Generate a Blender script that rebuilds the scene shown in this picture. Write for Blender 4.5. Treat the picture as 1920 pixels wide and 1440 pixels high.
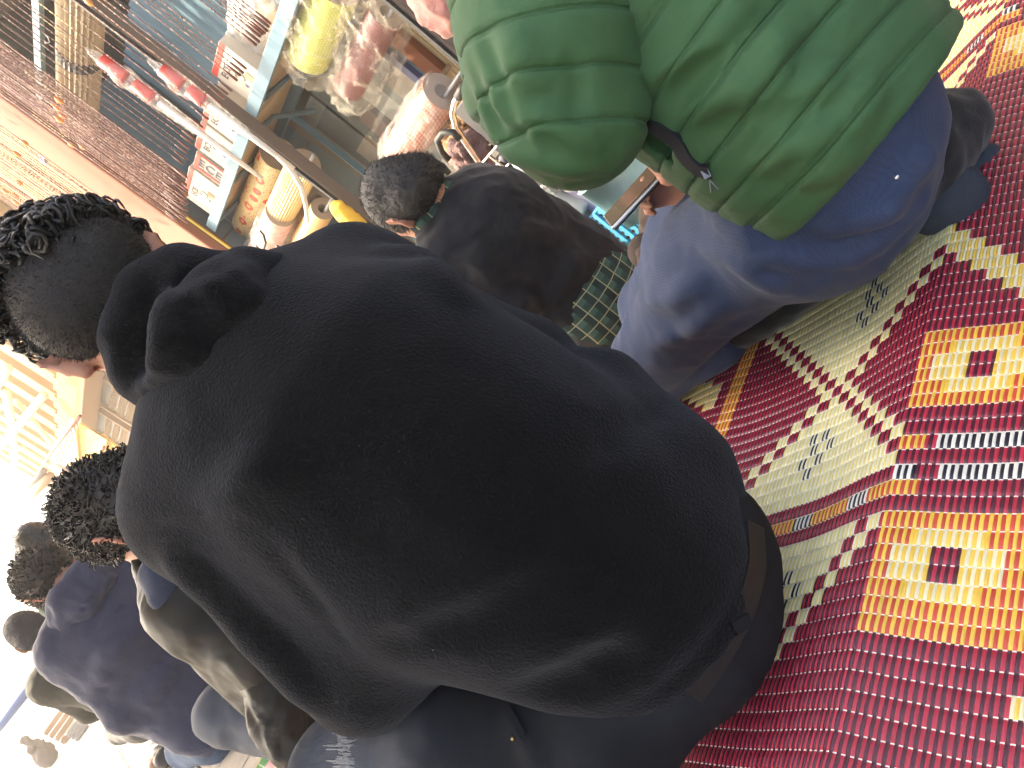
import bpy, math, random
import numpy as np
from mathutils import Vector, Matrix
random.seed(7); RNG = np.random.default_rng(7)
for o in list(bpy.data.objects): bpy.data.objects.remove(o)
SC = bpy.context.scene; COL = SC.collection
A = np.array
# ------------------------------------------------------------------ camera
FPX, PITCH, HCAM = 1507.0, math.radians(13.8), 0.60
CAM = A([0, 0, HCAM])
RV = A([1., 0, 0]); UV = A([0, math.sin(PITCH), math.cos(PITCH)]); FV = A([0, math.cos(PITCH), -math.sin(PITCH)])
XC = .6*RV-.8*UV; YC = .8*RV+.6*UV
cd = bpy.data.cameras.new('camera'); cam = bpy.data.objects.new('camera', cd); COL.objects.link(cam)
cam.matrix_world = Matrix([[XC[i], YC[i], -FV[i], CAM[i]] for i in range(3)]+[[0, 0, 0, 1]])
cd.sensor_width = 36; cd.lens = 36*FPX/1920; cd.clip_start = .02; cd.clip_end = 2000
SC.camera = cam
# ------------------------------------------------------------------ sky, sun, exposure
SUN_AZ, SUN_EL = math.radians(152), math.radians(44)        # direction towards the sun, measured from +x
world = bpy.data.worlds.new('World'); SC.world = world; world.use_nodes = True
wn = world.node_tree.nodes; wl = world.node_tree.links
sky = wn.new('ShaderNodeTexSky'); sky.sky_type = 'NISHITA'; sky.sun_disc = False
sky.sun_elevation = SUN_EL; sky.sun_rotation = math.pi/2-SUN_AZ; sky.air_density = .75; sky.dust_density = 5.0; sky.ozone_density = .6
wl.new(sky.outputs[0], wn['Background'].inputs[0]); wn['Background'].inputs[1].default_value = .15
sl = bpy.data.lights.new('sun', 'SUN'); sl.energy = 2.0; sl.angle = math.radians(.6); sl.color = (1, .9, .74)
sun = bpy.data.objects.new('sun', sl); COL.objects.link(sun)
tos = Vector((math.cos(SUN_AZ)*math.cos(SUN_EL), math.sin(SUN_AZ)*math.cos(SUN_EL), math.sin(SUN_EL)))
sun.rotation_euler = tos.to_track_quat('Z', 'Y').to_euler()
SC.view_settings.view_transform = 'Standard'; SC.view_settings.look = 'None'; SC.view_settings.gamma = 1
SC.view_settings.exposure = 2.85
SC.view_settings.use_white_balance = True; SC.view_settings.white_balance_temperature = 7300; SC.view_settings.white_balance_tint = 8
SC.cycles.max_bounces = 5; SC.cycles.diffuse_bounces = 3; SC.cycles.glossy_bounces = 2; SC.cycles.transmission_bounces = 2; SC.cycles.transparent_max_bounces = 8; SC.cycles.caustics_reflective = False; SC.cycles.caustics_refractive = False
SC.cycles.use_denoising = True; SC.cycles.use_adaptive_sampling = True; SC.cycles.adaptive_threshold = .02
# ------------------------------------------------------------------ place helpers
def W(x, y, dep):
    dx, dy = x-960, y-720
    return CAM+dep*(FV+(.6*dx-.8*dy)/FPX*RV+(-.8*dx-.6*dy)/FPX*UV)
def ray(x, y): return W(x, y, 1)-CAM
DS = A([-.506, .8625, 0]); NS = A([.8625, .506, 0])          # along the street, into the shop
def S3(a, D, z): return DS*a+NS*D+A([0, 0, z])
def SP(x, y, D):
    r = ray(x, y); t = D/(NS@r); p = CAM+t*r
    return p
def SPa(x, y, D):
    p = SP(x, y, D); return float(DS@p), float(p[2])
def nrm(v): v = A(v, dtype=float); return v/np.linalg.norm(v)
# ------------------------------------------------------------------ materials
MATS = {}
def mat(name, col, rough=.6, bump=None, var=None, sheen=0, metal=0, spec=.5, trans=0, alpha=1, extra=None, coat=0, sss=0):
    """bump=(kind,scale,strength,dist)  var=(scale,amount,colour2)"""
    if name in MATS: return MATS[name]
    m = bpy.data.materials.new(name); m.use_nodes = True
    nt = m.node_tree; N = nt.nodes; L = nt.links; b = N['Principled BSDF']
    c = tuple(col)+(1,) if len(col) == 3 else col
    b.inputs['Base Color'].default_value = c; b.inputs['Roughness'].default_value = rough
    b.inputs['Metallic'].default_value = metal; b.inputs['Specular IOR Level'].default_value = spec
    b.inputs['Sheen Weight'].default_value = sheen; b.inputs['Sheen Roughness'].default_value = .45
    b.inputs['Transmission Weight'].default_value = trans; b.inputs['Alpha'].default_value = alpha
    b.inputs['Coat Weight'].default_value = coat
    if sss: b.inputs['Subsurface Weight'].default_value = sss; b.inputs['Subsurface Scale'].default_value = .01; b.inputs['Subsurface Radius'].default_value = (1, .3, .15)
    tc = N.new('ShaderNodeTexCoord')
    if var:
        n = N.new('ShaderNodeTexNoise'); n.inputs['Scale'].default_value = var[0]; n.inputs['Detail'].default_value = 5
        L.new(tc.outputs['Object'], n.inputs['Vector'])
        mx = N.new('ShaderNodeMix'); mx.data_type = 'RGBA'
        mr = N.new('ShaderNodeMapRange'); mr.inputs[1].default_value = .35; mr.inputs[2].default_value = .68; mr.inputs[4].default_value = var[1]
        L.new(n.outputs[0], mr.inputs[0]); L.new(mr.outputs[0], mx.inputs[0])
        mx.inputs[6].default_value = c; mx.inputs[7].default_value = tuple(var[2])+(1,)
        L.new(mx.outputs[2], b.inputs['Base Color'])
    if bump:
        bn = N.new('ShaderNodeBump'); bn.inputs['Strength'].default_value = bump[2]; bn.inputs['Distance'].default_value = bump[3] if len(bump) > 3 else .01
        if bump[0] == 'noise':
            t = N.new('ShaderNodeTexNoise'); t.inputs['Scale'].default_value = bump[1]; t.inputs['Detail'].default_value = 4; o = t.outputs[0]
        elif bump[0] == 'vor':
            t = N.new('ShaderNodeTexVoronoi'); t.inputs['Scale'].default_value = bump[1]; o = t.outputs[0]
        else:
            t = N.new('ShaderNodeTexWave'); t.inputs['Scale'].default_value = bump[1]; t.inputs['Distortion'].default_value = .6; t.bands_direction = bump[0].upper()[-1]; o = t.outputs[0]
        L.new(tc.outputs['Object'], t.inputs['Vector']); L.new(o, bn.inputs['Height']); L.new(bn.outputs[0], b.inputs['Normal'])
    if extra: extra(N, L, b, tc)
    MATS[name] = m; return m
def facecol(N, L, b, tc):
    a = N.new('ShaderNodeAttribute'); a.attribute_name = 'tint'; L.new(a.outputs['Color'], b.inputs['Base Color'])
# ------------------------------------------------------------------ object helpers
def loc_of(p):
    v = A([0., 0, 0])
    while p is not None: v += A(p.location); p = p.parent
    return v
def obj(name, V, Fc, m, parent=None, origin=None, smooth=True, fcol=None, ring=None):
    V = np.asarray(V, dtype=float); base = loc_of(parent)
    org = A(origin, dtype=float) if origin is not None else (base if parent is not None else A([V[:, 0].mean(), V[:, 1].mean(), V[:, 2].min()]))
    me = bpy.data.meshes.new(name); me.from_pydata((V-org).tolist(), [], [list(map(int, f)) for f in Fc] if not isinstance(Fc, np.ndarray) else Fc.tolist()); me.update()
    if smooth: me.polygons.foreach_set('use_smooth', [True]*len(me.polygons))
    if fcol is not None:
        at = me.attributes.new('tint', 'FLOAT_COLOR', 'FACE'); at.data.foreach_set('color', np.c_[fcol, np.ones(len(fcol))].astype(np.float32).ravel())
    me.materials.append(m)
    o = bpy.data.objects.new(name, me); COL.objects.link(o)
    if parent is not None: o.parent = parent
    o.location = Vector(org-base)
    return o
def tag(o, label=None, cat=None, group=None, kind=None):
    if label: o['label'] = label
    if cat: o['category'] = cat
    if group: o['group'] = group
    if kind: o['kind'] = kind
    return o
def empty(name, loc, label, cat, group=None):
    o = bpy.data.objects.new(name, None); COL.objects.link(o); o.location = Vector(loc); o.empty_display_size = .1
    return tag(o, label, cat, group)
class MB:
    def __init__(s): s.v = []; s.f = []; s.c = []
    def add(s, V, Fc, col=None):
        n = len(s.v); s.v += [list(map(float, p)) for p in V]; s.f += [[i+n for i in f] for f in Fc]
        if col is not None: s.c += [col]*len(Fc)
        return s
    def box(s, c, ex, ey, ez, col=None):        # centre and three half-axis vectors
        c, ex, ey, ez = map(A, (c, ex, ey, ez))
        V = [c+i*ex+j*ey+k*ez for i in (-1, 1) for j in (-1, 1) for k in (-1, 1)]
        Fc = [(0, 1, 3, 2), (4, 6, 7, 5), (0, 4, 5, 1), (2, 3, 7, 6), (0, 2, 6, 4), (1, 5, 7, 3)]
        if np.dot(np.cross(ex, ey), ez) < 0: Fc = [f[::-1] for f in Fc]
        return s.add(V, Fc, col)
    def tube(s, pts, r, n=8, col=None, cap=True):
        pts = [A(p, dtype=float) for p in pts]; rs = r if hasattr(r, '__len__') else [r]*len(pts)
        T = [nrm(pts[min(i+1, len(pts)-1)]-pts[max(i-1, 0)]) for i in range(len(pts))]
        u = nrm(np.cross(T[0], [0, 0, 1] if abs(T[0][2]) < .9 else [1, 0, 0])); V = []; Fc = []
        for i, p in enumerate(pts):
            u = nrm(u-T[i]*np.dot(u, T[i])); w = np.cross(T[i], u)
            for k in range(n):
                a = 2*math.pi*k/n; V.append(p+rs[i]*(u*math.cos(a)+w*math.sin(a)))
        for i in range(len(pts)-1):
            for k in range(n): Fc.append((i*n+k, i*n+(k+1) % n, (i+1)*n+(k+1) % n, (i+1)*n+k))
        if cap: Fc.append(tuple(range(n))[::-1]); Fc.append(tuple((len(pts)-1)*n+k for k in range(n)))
        return s.add(V, Fc, col)
    def lathe(s, base, axis, prof, n=16, col=None):   # prof: (radius, height)
        axis = nrm(axis); pts = [A(base)+axis*h for _, h in prof]
        u = nrm(np.cross(axis, [0, 0, 1] if abs(axis[2]) < .9 else [1, 0, 0])); w = np.cross(axis, u); V = []; Fc = []
        for (r, h), p in zip(prof, pts):
            for k in range(n):
                a = 2*math.pi*k/n; V.append(p+max(r, 1e-5)*(u*math.cos(a)+w*math.sin(a)))
        for i in range(len(prof)-1):
            for k in range(n): Fc.append((i*n+k, i*n+(k+1) % n, (i+1)*n+(k+1) % n, (i+1)*n+k))
        return s.add(V, Fc, col)
    def build(s, name, m, parent=None, origin=None, smooth=False, **kw):
        return obj(name, s.v, s.f, m, parent, origin, smooth, fcol=A(s.c) if s.c else None, **kw)
def bevel(o, w=.004, seg=2):
    md = o.modifiers.new('bevel', 'BEVEL'); md.width = w; md.segments = seg; md.limit_method = 'ANGLE'; return o
# ------------------------------------------------------------------ noise + implicit surfaces
_pt = RNG.random(4096)
def vnoise(P):
    i = np.floor(P).astype(np.int64); f = P-i; f = f*f*(3-2*f)
    def h(a, b, c): return _pt[((a*73856093) ^ (b*19349663) ^ (c*83492791)) & 4095]
    r = 0
    for dx in (0, 1):
        for dy in (0, 1):
            for dz in (0, 1):
                w = (f[:, 0] if dx else 1-f[:, 0])*(f[:, 1] if dy else 1-f[:, 1])*(f[:, 2] if dz else 1-f[:, 2])
                r = r+w*h(i[:, 0]+dx, i[:, 1]+dy, i[:, 2]+dz)
    return r*2-1
def fbm(P, sc, oct=3):
    r = 0; a = 1.
    for k in range(oct): r = r+a*vnoise(P*sc+17.3*k); sc *= 2.1; a *= .5
    return r
class Sdf:
    def __init__(s): s.ops = []
    def copy(s): t = Sdf(); t.ops = list(s.ops); return t
    def cone(s, a, b, ra, rb=None, k=.03, sub=False, an=None):
        a = A(a, dtype=float); b = A(b, dtype=float); rb = ra if rb is None else rb
        mg = max(ra, rb)+k+.02
        lo = np.minimum(a, b)-mg; hi = np.maximum(a, b)+mg
        def f(P):
            if an is not None:
                ax, fc = an; ax = nrm(ax); q = P+((fc-1)*((P-a)@ax))[:, None]*ax; bb = b+(fc-1)*((b-a)@ax)*ax
            else: q = P; bb = b
            ba = bb-a; t = np.clip(((q-a)@ba)/max(ba@ba, 1e-9), 0, 1)
            return (np.linalg.norm(q-a-t[:, None]*ba, axis=1)-(ra+t*(rb-ra)))/(1 if an is None else max(1, (1+an[1])/2))
        s.ops.append((f, lo, hi, k, sub)); return s
    def chain(s, pts, rs, k=.03, sub=False, an=None):
        for i in range(len(pts)-1): s.cone(pts[i], pts[i+1], rs[i], rs[i+1], k, sub, an)
        return s
    def ell(s, c, ax, rad, k=.03, sub=False):
        c = A(c, dtype=float); M = A([nrm(v) for v in ax]); rad = A(rad, dtype=float); mg = rad.max()+k+.02
        def f(P):
            q = (P-c)@M.T; k0 = np.linalg.norm(q/rad, axis=1); k1 = np.linalg.norm(q/rad**2, axis=1)+1e-9
            return k0*(k0-1)/k1
        s.ops.append((f, c-mg, c+mg, k, sub)); return s
    def ev(s, P):
        d = np.full(len(P), 9.)
        for f, lo, hi, k, sub in s.ops:
            m = np.all((P > lo) & (P < hi), axis=1)
            if m.any(): d[m] = Sdf.mix(d[m], f(P[m]), k, sub)
        return d
    @staticmethod
    def mix(d, e, k, sub):
        if sub:
            h = np.clip(.5-.5*(d+e)/k, 0, 1); return d*(1-h)-e*h+k*h*(1-h)
        h = np.clip(.5+.5*(e-d)/k, 0, 1); return e*(1-h)+d*h-k*h*(1-h)
    def hit(s, x, y, t0=.3, t1=4):
        r = ray(x, y); t = np.linspace(t0, t1, 1800); d = s.ev(CAM+t[:, None]*r)
        i = np.argmax(d < 0)
        return CAM+t[i]*r if d[i] < 0 else None
    def fold(s, px, r=.012, out=.004, k=.02, sub=False):
        """a ridge (or a groove) that follows the surface through the given sight points"""
        P = []
        pts = []
        for (x0, y0), (x1, y1) in zip(px[:-1], px[1:]):
            n = max(2, int(math.hypot(x1-x0, y1-y0)/22))
            pts += [(x0+(x1-x0)*i/n, y0+(y1-y0)*i/n) for i in range(n)]
        pts.append(px[-1])
        for x, y in pts:
            h = s.hit(x, y)
            if h is not None: P.append(h)
        new = []
        n = len(P)
        for i in range(n):
            e = 1e-3; g = nrm(A([s.ev((P[i]+e*v)[None])[0]-s.ev((P[i]-e*v)[None])[0] for v in np.eye(3)])+1e-9)
            tap = math.sin(math.pi*(i+.6)/(n+.2))**.6
            new.append((P[i]+g*((r+out*.4 if sub else out-r)), r*(.35+.65*tap) if not sub else r*(.3+.7*tap)))
        for (a, ra), (b, rb) in zip(new[:-1], new[1:]): s.cone(a, b, ra, rb, k, sub)
        return s
    def mesh(s, h=.008):
        lo = np.min([o[1] for o in s.ops if not o[4]], axis=0); hi = np.max([o[2] for o in s.ops if not o[4]], axis=0)
        ax = [np.arange(lo[i], hi[i]+h, h) for i in range(3)]
        V = np.full([len(a) for a in ax], 9.)
        for f, l, u, k, sub in s.ops:
            sl = []
            for i in range(3):
                i0 = np.searchsorted(ax[i], l[i]); i1 = np.searchsorted(ax[i], u[i]); sl.append(slice(i0, max(i1, i0)))
            g = [ax[i][sl[i]] for i in range(3)]
            if min(map(len, g)) == 0: continue
            P = np.stack(np.meshgrid(*g, indexing='ij'), -1).reshape(-1, 3)
            sub_ = V[tuple(sl)]; V[tuple(sl)] = Sdf.mix(sub_.ravel(), f(P), k, sub).reshape(sub_.shape)
        return nets(V, lo, h)
def nets(V, o, h):
    s = V < 0; c = [(i, j, k) for i in (0, 1) for j in (0, 1) for k in (0, 1)]
    n = A(V.shape)-1
    cnt = sum(s[i:i+n[0], j:j+n[1], k:k+n[2]].astype(np.int8) for i, j, k in c)
    I = np.argwhere((cnt > 0) & (cnt < 8)); idx = np.full(n, -1, dtype=np.int64); idx[tuple(I.T)] = np.arange(len(I))
    val = np.stack([V[I[:, 0]+i, I[:, 1]+j, I[:, 2]+k] for i, j, k in c], 1)
    acc = np.zeros((len(I), 3)); m = np.zeros(len(I))
    for a in range(8):
        for b in range(a+1, 8):
            if sum(abs(c[a][q]-c[b][q]) for q in range(3)) != 1: continue
            x = (val[:, a] < 0) != (val[:, b] < 0); t = val[x, a]/(val[x, a]-val[x, b])
            acc[x] += A(c[a])+t[:, None]*(A(c[b])-A(c[a])); m[x] += 1
    P = o+h*(I+acc/m[:, None]); Q = []
    for d in range(3):
        u, v = (d+1) % 3, (d+2) % 3
        s0 = [slice(None)]*3; s1 = [slice(None)]*3; s0[d] = slice(0, -1); s1[d] = slice(1, None)
        a = s[tuple(s0)]; b = s[tuple(s1)]; E = np.argwhere(a != b)
        E = E[(E[:, u] > 0) & (E[:, v] > 0) & (E[:, u] < n[u]) & (E[:, v] < n[v])]
        flip = a[tuple(E.T)]
        def cell(du, dv):
            q = E.copy(); q[:, u] += du; q[:, v] += dv; return idx[tuple(q.T)]
        q = np.stack([cell(-1, -1), cell(0, -1), cell(0, 0), cell(-1, 0)], 1)
        q[~flip] = q[~flip][:, ::-1]; Q.append(q)
    Q = np.concatenate(Q); Q = Q[(Q >= 0).all(1)]
    return P, Q
def vnormals(V, Q):
    n = np.cross(V[Q[:, 2]]-V[Q[:, 0]], V[Q[:, 3]]-V[Q[:, 1]]); N = np.zeros_like(V)
    for k in range(4): np.add.at(N, Q[:, k], n)
    return N/(np.linalg.norm(N, axis=1)[:, None]+1e-12)
def smooth_mesh(V, Q, it=2):
    for _ in range(it):
        S = np.zeros_like(V); c = np.zeros(len(V))
        for a, b in ((0, 1), (1, 2), (2, 3), (3, 0)):
            np.add.at(S, Q[:, a], V[Q[:, b]]); np.add.at(c, Q[:, a], 1); np.add.at(S, Q[:, b], V[Q[:, a]]); np.add.at(c, Q[:, b], 1)
        V = .4*V+.6*S/c[:, None]
    return V
def skin(name, sdf, m, parent=None, origin=None, h=.008, wr=None, disp=None, it=2):
    V, Q = sdf.mesh(h); V = smooth_mesh(V, Q, it); N = vnormals(V, Q)
    if wr:                                      # [(scale, amplitude), ...] crumple
        for sc, am in wr:
            w = fbm(V+A([fbm(V, sc*.6, 1)]).T*.03, sc, 2); V = V+N*(am*(1-2*np.abs(w)))[:, None]
    if disp is not None: V = V+N*disp(V, N)[:, None]
    return obj(name, V, Q, m, parent, origin)
# ================================================================== the setting
M_GROUND = mat('street_paving', (.34, .31, .27), .85, ('noise', 40, .5, .01), (3, .6, (.26, .24, .215)))
M_JOINT = mat('paving_joint', (.17, .155, .14), .9)
g = MB(); g.add([S3(-300, -300, -.008), S3(300, -300, -.008), S3(300, 300, -.008), S3(-300, 300, -.008)], [(0, 3, 2, 1)])
tag(g.build('ground', M_JOINT), kind='structure')
pv = MB(); pv.box(S3(0, 0, 0), DS*.148, NS*.098, A([0, 0, .02]))
pave = empty('pavement', (0, 0, 0), None, None); tag(pave, kind='structure')
p0 = None; k = 0
for i in range(-2, 40):
    for j in range(-28, 10):
        a = -0.2+i*.3+(.15 if j % 2 else 0); D = j*.2
        if not (a > 1.2 and -5.5 < D < 1.9): continue
        q = S3(a, D, -.021)
        if not (-3.4 < q[0] < .3 and 1.5 < q[1] < 5.6) or k >= 290: continue
        if p0 is None: p0 = bevel(pv.build('paving_stone', M_GROUND, pave, origin=(0, 0, 0)), .004, 1); p0.location = Vector(q); o = p0
        else: o = p0.copy(); COL.objects.link(o); o.location = Vector(q)
        o.location.z += random.uniform(-.0015, .0015); k += 1
far = MB()
far.add([S3(a, D, -.004) for a, D in ((7.6, -40), (200, -40), (200, 5), (7.6, 5))], [(0, 3, 2, 1)]); far.add([S3(a, D, -.004) for a, D in ((-20, -40), (7.6, -40), (7.6, -5.6), (-20, -5.6))], [(0, 3, 2, 1)])
tag(far.build('road', M_GROUND), kind='structure')
# ------------------------------------------------------------------ woven plastic mats
SD = A([.5, -.866, 0]); TD = A([-.866, -.5, 0])
M_MAT = mat('woven_plastic_straw', (.5, .1, .1), .3, extra=facecol, spec=.55)
RED = (.48, .030, .062); DRK = (.080, .016, .032); YEL = (.85, .56, .085); CRM = (.82, .76, .50); WHT = (.85, .83, .74)
ORG = (.85, .30, .02); BLK = (.015, .015, .028); ORD = (.58, .075, .045)
def maroon(i, j): return RED if i % 2 else DRK
def yellow(i, j): return YEL if i % 2 else CRM
def paleyel(i, j): return (.86, .72, .25) if i % 2 else (.88, .86, .62)
def orange(i, j): return ORD if i % 2 else YEL
def bw(i, j): return BLK if i % 2 else WHT
def eyeblock(i, j, jc):
    q = i % 46; di = abs(q-17); dj = abs(j-jc)
    if dj < .6 and di <= 3: return maroon(i, j)
    if dj < 1.6 and di <= 11-2*dj or dj < .6 and di <= 13: return yellow(i, j)
    return orange(i, j)
def step(i, j, edge, w=5):
    """yellow field, one maroon block, one yellow block, then the maroon field"""
    e = i-edge
    if e < -w: return paleyel(i, j)
    if e < 0: return maroon(i, j)
    if e < w: return paleyel(i, j)
    return maroon(i, j)
def dash(i, j, ic, jc):
    for dj, di in ((-1, 3), (-1, -3), (0, 0), (0, 8), (1, 4), (1, -4), (2, 0)):
        if j == jc+dj and 0 <= i-(ic+di) < 4: return True
    return False
def pat(i, j):
    j = (j+30) % 47-30
    if i >= 0:
        if -6 <= j <= -1: return eyeblock(i, j, -3.5)
        if 7 <= j <= 13: return eyeblock(i, j, 9.5)
        if j in (2, 4): return orange(i, j) if i < 7 and j == 2 else bw(i, j) if (j == 2 and i > 9) or (j == 4 and i not in range(6, 12)) else maroon(i, j)
        if j == 5 and i < 8: return orange(i, j)
        if 14 <= j: 
            e = 46-5*(j-14); c = i-e
            return yellow(i, j) if 0 <= c < 6 or 12 < c < 22 else maroon(i, j)
        if j < -6:
            c = abs(i-46)-5*(-7-j); return maroon(i, j) if c < 0 or c > 12 else yellow(i, j)
        return maroon(i, j)
    if j in (4, 6): return maroon(i, j)
    if j == 5: return bw(i, j) if (i // 9) % 3 == 1 else orange(i, j)
    ic = -43
    if -6 <= j <= 3:
        hw = 5*(j+6.5); e = abs(i-ic)*(1 if i > ic else .84)-hw
        if dash(i, j, ic-4, -1): return BLK if i % 2 else paleyel(0, j)
        return paleyel(i, j) if e < -5 else maroon(i, j) if e < 0 else paleyel(i, j) if e < 5 else maroon(i, j)
    if -22 <= j < -6:
        hw = 5*(-5.5-j); e = abs(i-ic)-hw
        if dash(i, j, ic+4, -14) or dash(i, j, ic+4, -18): return BLK if i % 2 else paleyel(0, j)
        return paleyel(i, j) if e < -5 else maroon(i, j) if e < 0 else paleyel(i, j) if e < 5 else maroon(i, j)
    if j >= 7:
        e = i+6+4.4*(j-7)
        if dash(i, j, -44, 10): return BLK if i % 2 else paleyel(0, j)
        return paleyel(i, j) if e < -5 else maroon(i, j) if e < 0 else paleyel(i, j) if e < 5 else maroon(i, j)
    return maroon(i, j) if i > -96 else orange(i, j)
def patfull(i, j):
    if i < -104:
        q = (-i-104) % 60
        return orange(i, j) if q < 10 else maroon(i, j) if q < 16 or q > 48 else (yellow(i, j) if (j+q//8) % 5 < 3 else maroon(i, j))
    return pat(i, j)
def woven(name, i0, i1, j0, j1, t0, s0, zfun, patf, lab, wst=.0036, row=.0185, na=4, tr=(0, .07, .22, .5, .78, .93)):
    na_ = (i1-i0)*na+1; I = np.arange(na_)
    l = (i0+I/na)*wst
    ph = (I % na)/na; hs = np.sin(math.pi*ph)**.7*.0016
    T = np.array([(j+f)*row for j in range(j0, j1) for f in tr]+[j1*row]); ft = np.array([f for j in range(j0, j1) for f in tr]+[0])
    ht = np.where((ft == 0) | (ft == tr[1]), -.0011, np.where((ft == tr[2]) | (ft == tr[-1]), -.0001, .0003))
    jj = np.floor(T/row+1e-6)
    s, z = zfun(l)
    S, TT = np.meshgrid(s, T, indexing='ij'); Z = z[:, None]+hs[:, None]*1.0+ht[None, :]*(hs[:, None] > 0)+.002*np.sin(TT*9+S*7)*1.0
    Z = Z+.003*vnoise(np.stack([S.ravel()*6, TT.ravel()*6, 0*S.ravel()], 1)).reshape(S.shape)
    lead = .0010*np.sin(TT*5.0+1.3)+.0004*np.sin((np.floor(l/wst)*7.31)[:, None]+jj[None, :]*1.7)   # straws wander a little
    S = S+s0+lead; TT = TT+t0
    V = S[..., None]*SD+TT[..., None]*TD; V[..., 2] = Z
    nt = len(T); idx = np.arange(na_*nt).reshape(na_, nt)
    Q = np.stack([idx[:-1, :-1], idx[:-1, 1:], idx[1:, 1:], idx[1:, :-1]], -1).reshape(-1, 4)
    C = np.zeros((na_-1, nt-1, 3)); nf = len(tr)
    for i in range(i0, i1):
        for j in range(j0, j1):
            c = A(patf(i, j))*(.9+.2*_pt[(i*131+j*17) & 4095])
            C[(i-i0)*na:(i-i0+1)*na, (j-j0)*nf:(j-j0+1)*nf] = c
            C[(i-i0)*na:(i-i0+1)*na, (j-j0)*nf] = WHT if i % 2 else c*.8
    o = obj(name, V.reshape(-1, 3), Q, M_MAT, origin=(V[..., 0].mean(), V[..., 1].mean(), 0), fcol=C.reshape(-1, 3))
    return tag(o, lab, 'mat', 'woven mats laid on the street')
def prof(l):
    """a stiff crease runs along the straws at l = 0; the mat falls to both sides of it"""
    ll = np.linspace(-1.2, .6, 3601)
    sl = np.where(ll > 0, math.radians(17)*np.clip((.17-ll)/.05, 0, 1), -math.radians(10)*np.clip((ll+.27)/.06, 0, 1))
    rip = np.radians(4.5)*np.sin(ll*2*math.pi/.21+.6)*(ll < -.02)+np.radians(3)*np.sin(ll*2*math.pi/.17)*(ll > .02)
    sl = np.convolve(np.pad(sl+rip, 6, mode='edge'), np.ones(13)/13, 'valid')
    dl = ll[1]-ll[0]; s = np.cumsum(np.cos(sl))*dl; z = -np.cumsum(np.sin(sl))*dl
    i0 = np.argmin(abs(ll)); s -= s[i0]; z = z-z.min()+.004
    return np.interp(l, ll, s), np.interp(l, ll, z)
woven('woven_mat', -190, 62, -58, 24, -.577, -.533, prof, patfull, 'creased maroon, yellow and orange plastic straw mat in the foreground')
def flat(l): return l, .004+.002*np.sin(l*20)
STR = [(.62, .36, .38), (.62, .40, .40), (.10, .28, .12), (.10, .30, .13), (.80, .52, .08), (.80, .50, .08), (.60, .05, .09), (.55, .04, .09), (.60, .40, .20), (.72, .62, .30)]
def stripes(i, j): return STR[(-i//5+4) % 10]
woven('woven_mat', -150, 0, -40, 75, -1.6, -1.27, flat, stripes, 'pink, green and yellow striped straw mat under the man in the navy sweater', wst=.008, row=.03, na=3, tr=(0, .1, .5, .9))
def pinkgreen(i, j): return ((.62, .42, .36) if (i+j) % 2 else (.58, .33, .33)) if (i//14) % 2 else ((.30, .38, .18) if (i // 4) % 2 else (.66, .60, .40))
woven('woven_mat', -170, 0, 0, 70, .72, -1.27, flat, pinkgreen, 'faded pink and green straw mat beyond the ripped black jeans', wst=.008, row=.03, na=3, tr=(0, .1, .5, .9))
# ================================================================== people
M_SKIN = mat('skin', (.50, .25, .17), .5, ('noise', 220, .12, .002), (14, .5, (.42, .18, .12)), sss=.12)
M_HAIRB = mat('black_hair', (.006, .0055, .0055), .33, ('noise', 500, .4, .003), spec=.5)
M_HAIRS = mat('cropped_scalp', (.011, .0095, .009), .75, ('noise', 900, .5, .002), (400, .6, (.024, .020, .018)))
M_HAIRC = mat('cropped_dark_hair', (.040, .037, .036), .30, spec=.7)
M_HAIRG = mat('greying_hair', (.008, .008, .009), .5, ('noise', 600, .6, .004), (120, .16, (.09, .088, .085)))
M_HAIRW = mat('brown_hair', (.028, .02, .017), .45, ('noise', 500, .5, .004))
def frame(right, up):
    r = nrm(right); f = nrm(np.cross(up, r)); u = np.cross(r, f); return r, f, u
def head_prims(s, c, fr, sc=1., g=0.):
    r, f, u = fr
    s.ell(c+u*.02*sc-f*.008*sc, fr, A([.076, .094, .092])*sc+g, .03)
    s.ell(c+f*.035*sc-u*.045*sc, fr, A([.058, .058, .075])*sc+g, .04)
    s.cone(c+f*.066*sc-u*.09*sc, c+f*.05*sc-u*.10*sc, .022*sc+g, .02*sc+g, .03)
    return s
def face_prims(s, c, fr, sc=1.):
    r, f, u = fr
    s.cone(c+f*.088*sc-u*.0*sc, c+f*.108*sc-u*.04*sc, .009*sc, .013*sc, .012)
    for q in (-1, 1):
        s.ell(c+r*q*.032*sc+f*.088*sc+u*.0*sc, fr, A([.016, .012, .012])*sc, .012, True)
        s.ell(c+r*q*.032*sc+f*.079*sc+u*.0*sc, fr, A([.012, .012, .012])*sc, .004)
        s.cone(c+r*q*.012*sc+f*.087*sc+u*.02*sc, c+r*q*.05*sc+f*.075*sc+u*.018*sc, .009*sc, .007*sc, .014)
        s.cone(c+r*q*.0*sc+f*.094*sc-u*(.068+.006*q)*sc, c+r*.02*q*sc+f*.086*sc-u*.068*sc, .006*sc, .004*sc, .008)
        e = c+r*q*.079*sc-f*.012*sc-u*.012*sc                      # ear: rim, lobe, hollow
        ear = [e+(u*a+f*b)*sc-r*0 for a, b in ((-.030, .006), (-.012, -.010), (.012, -.018), (.028, -.010), (.030, .006), (.016, .012))]
        s.chain([p+r*q*o*sc for p, o in zip(ear, (.004, .014, .018, .016, .010, .004))], [.009*sc, .006*sc, .0055*sc, .0055*sc, .005*sc, .004*sc], .008)
        s.cone(e-r*q*.004*sc-u*.02*sc, e+r*q*.006*sc+u*.015*sc, .009*sc, .008*sc, .01)
    return s
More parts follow.
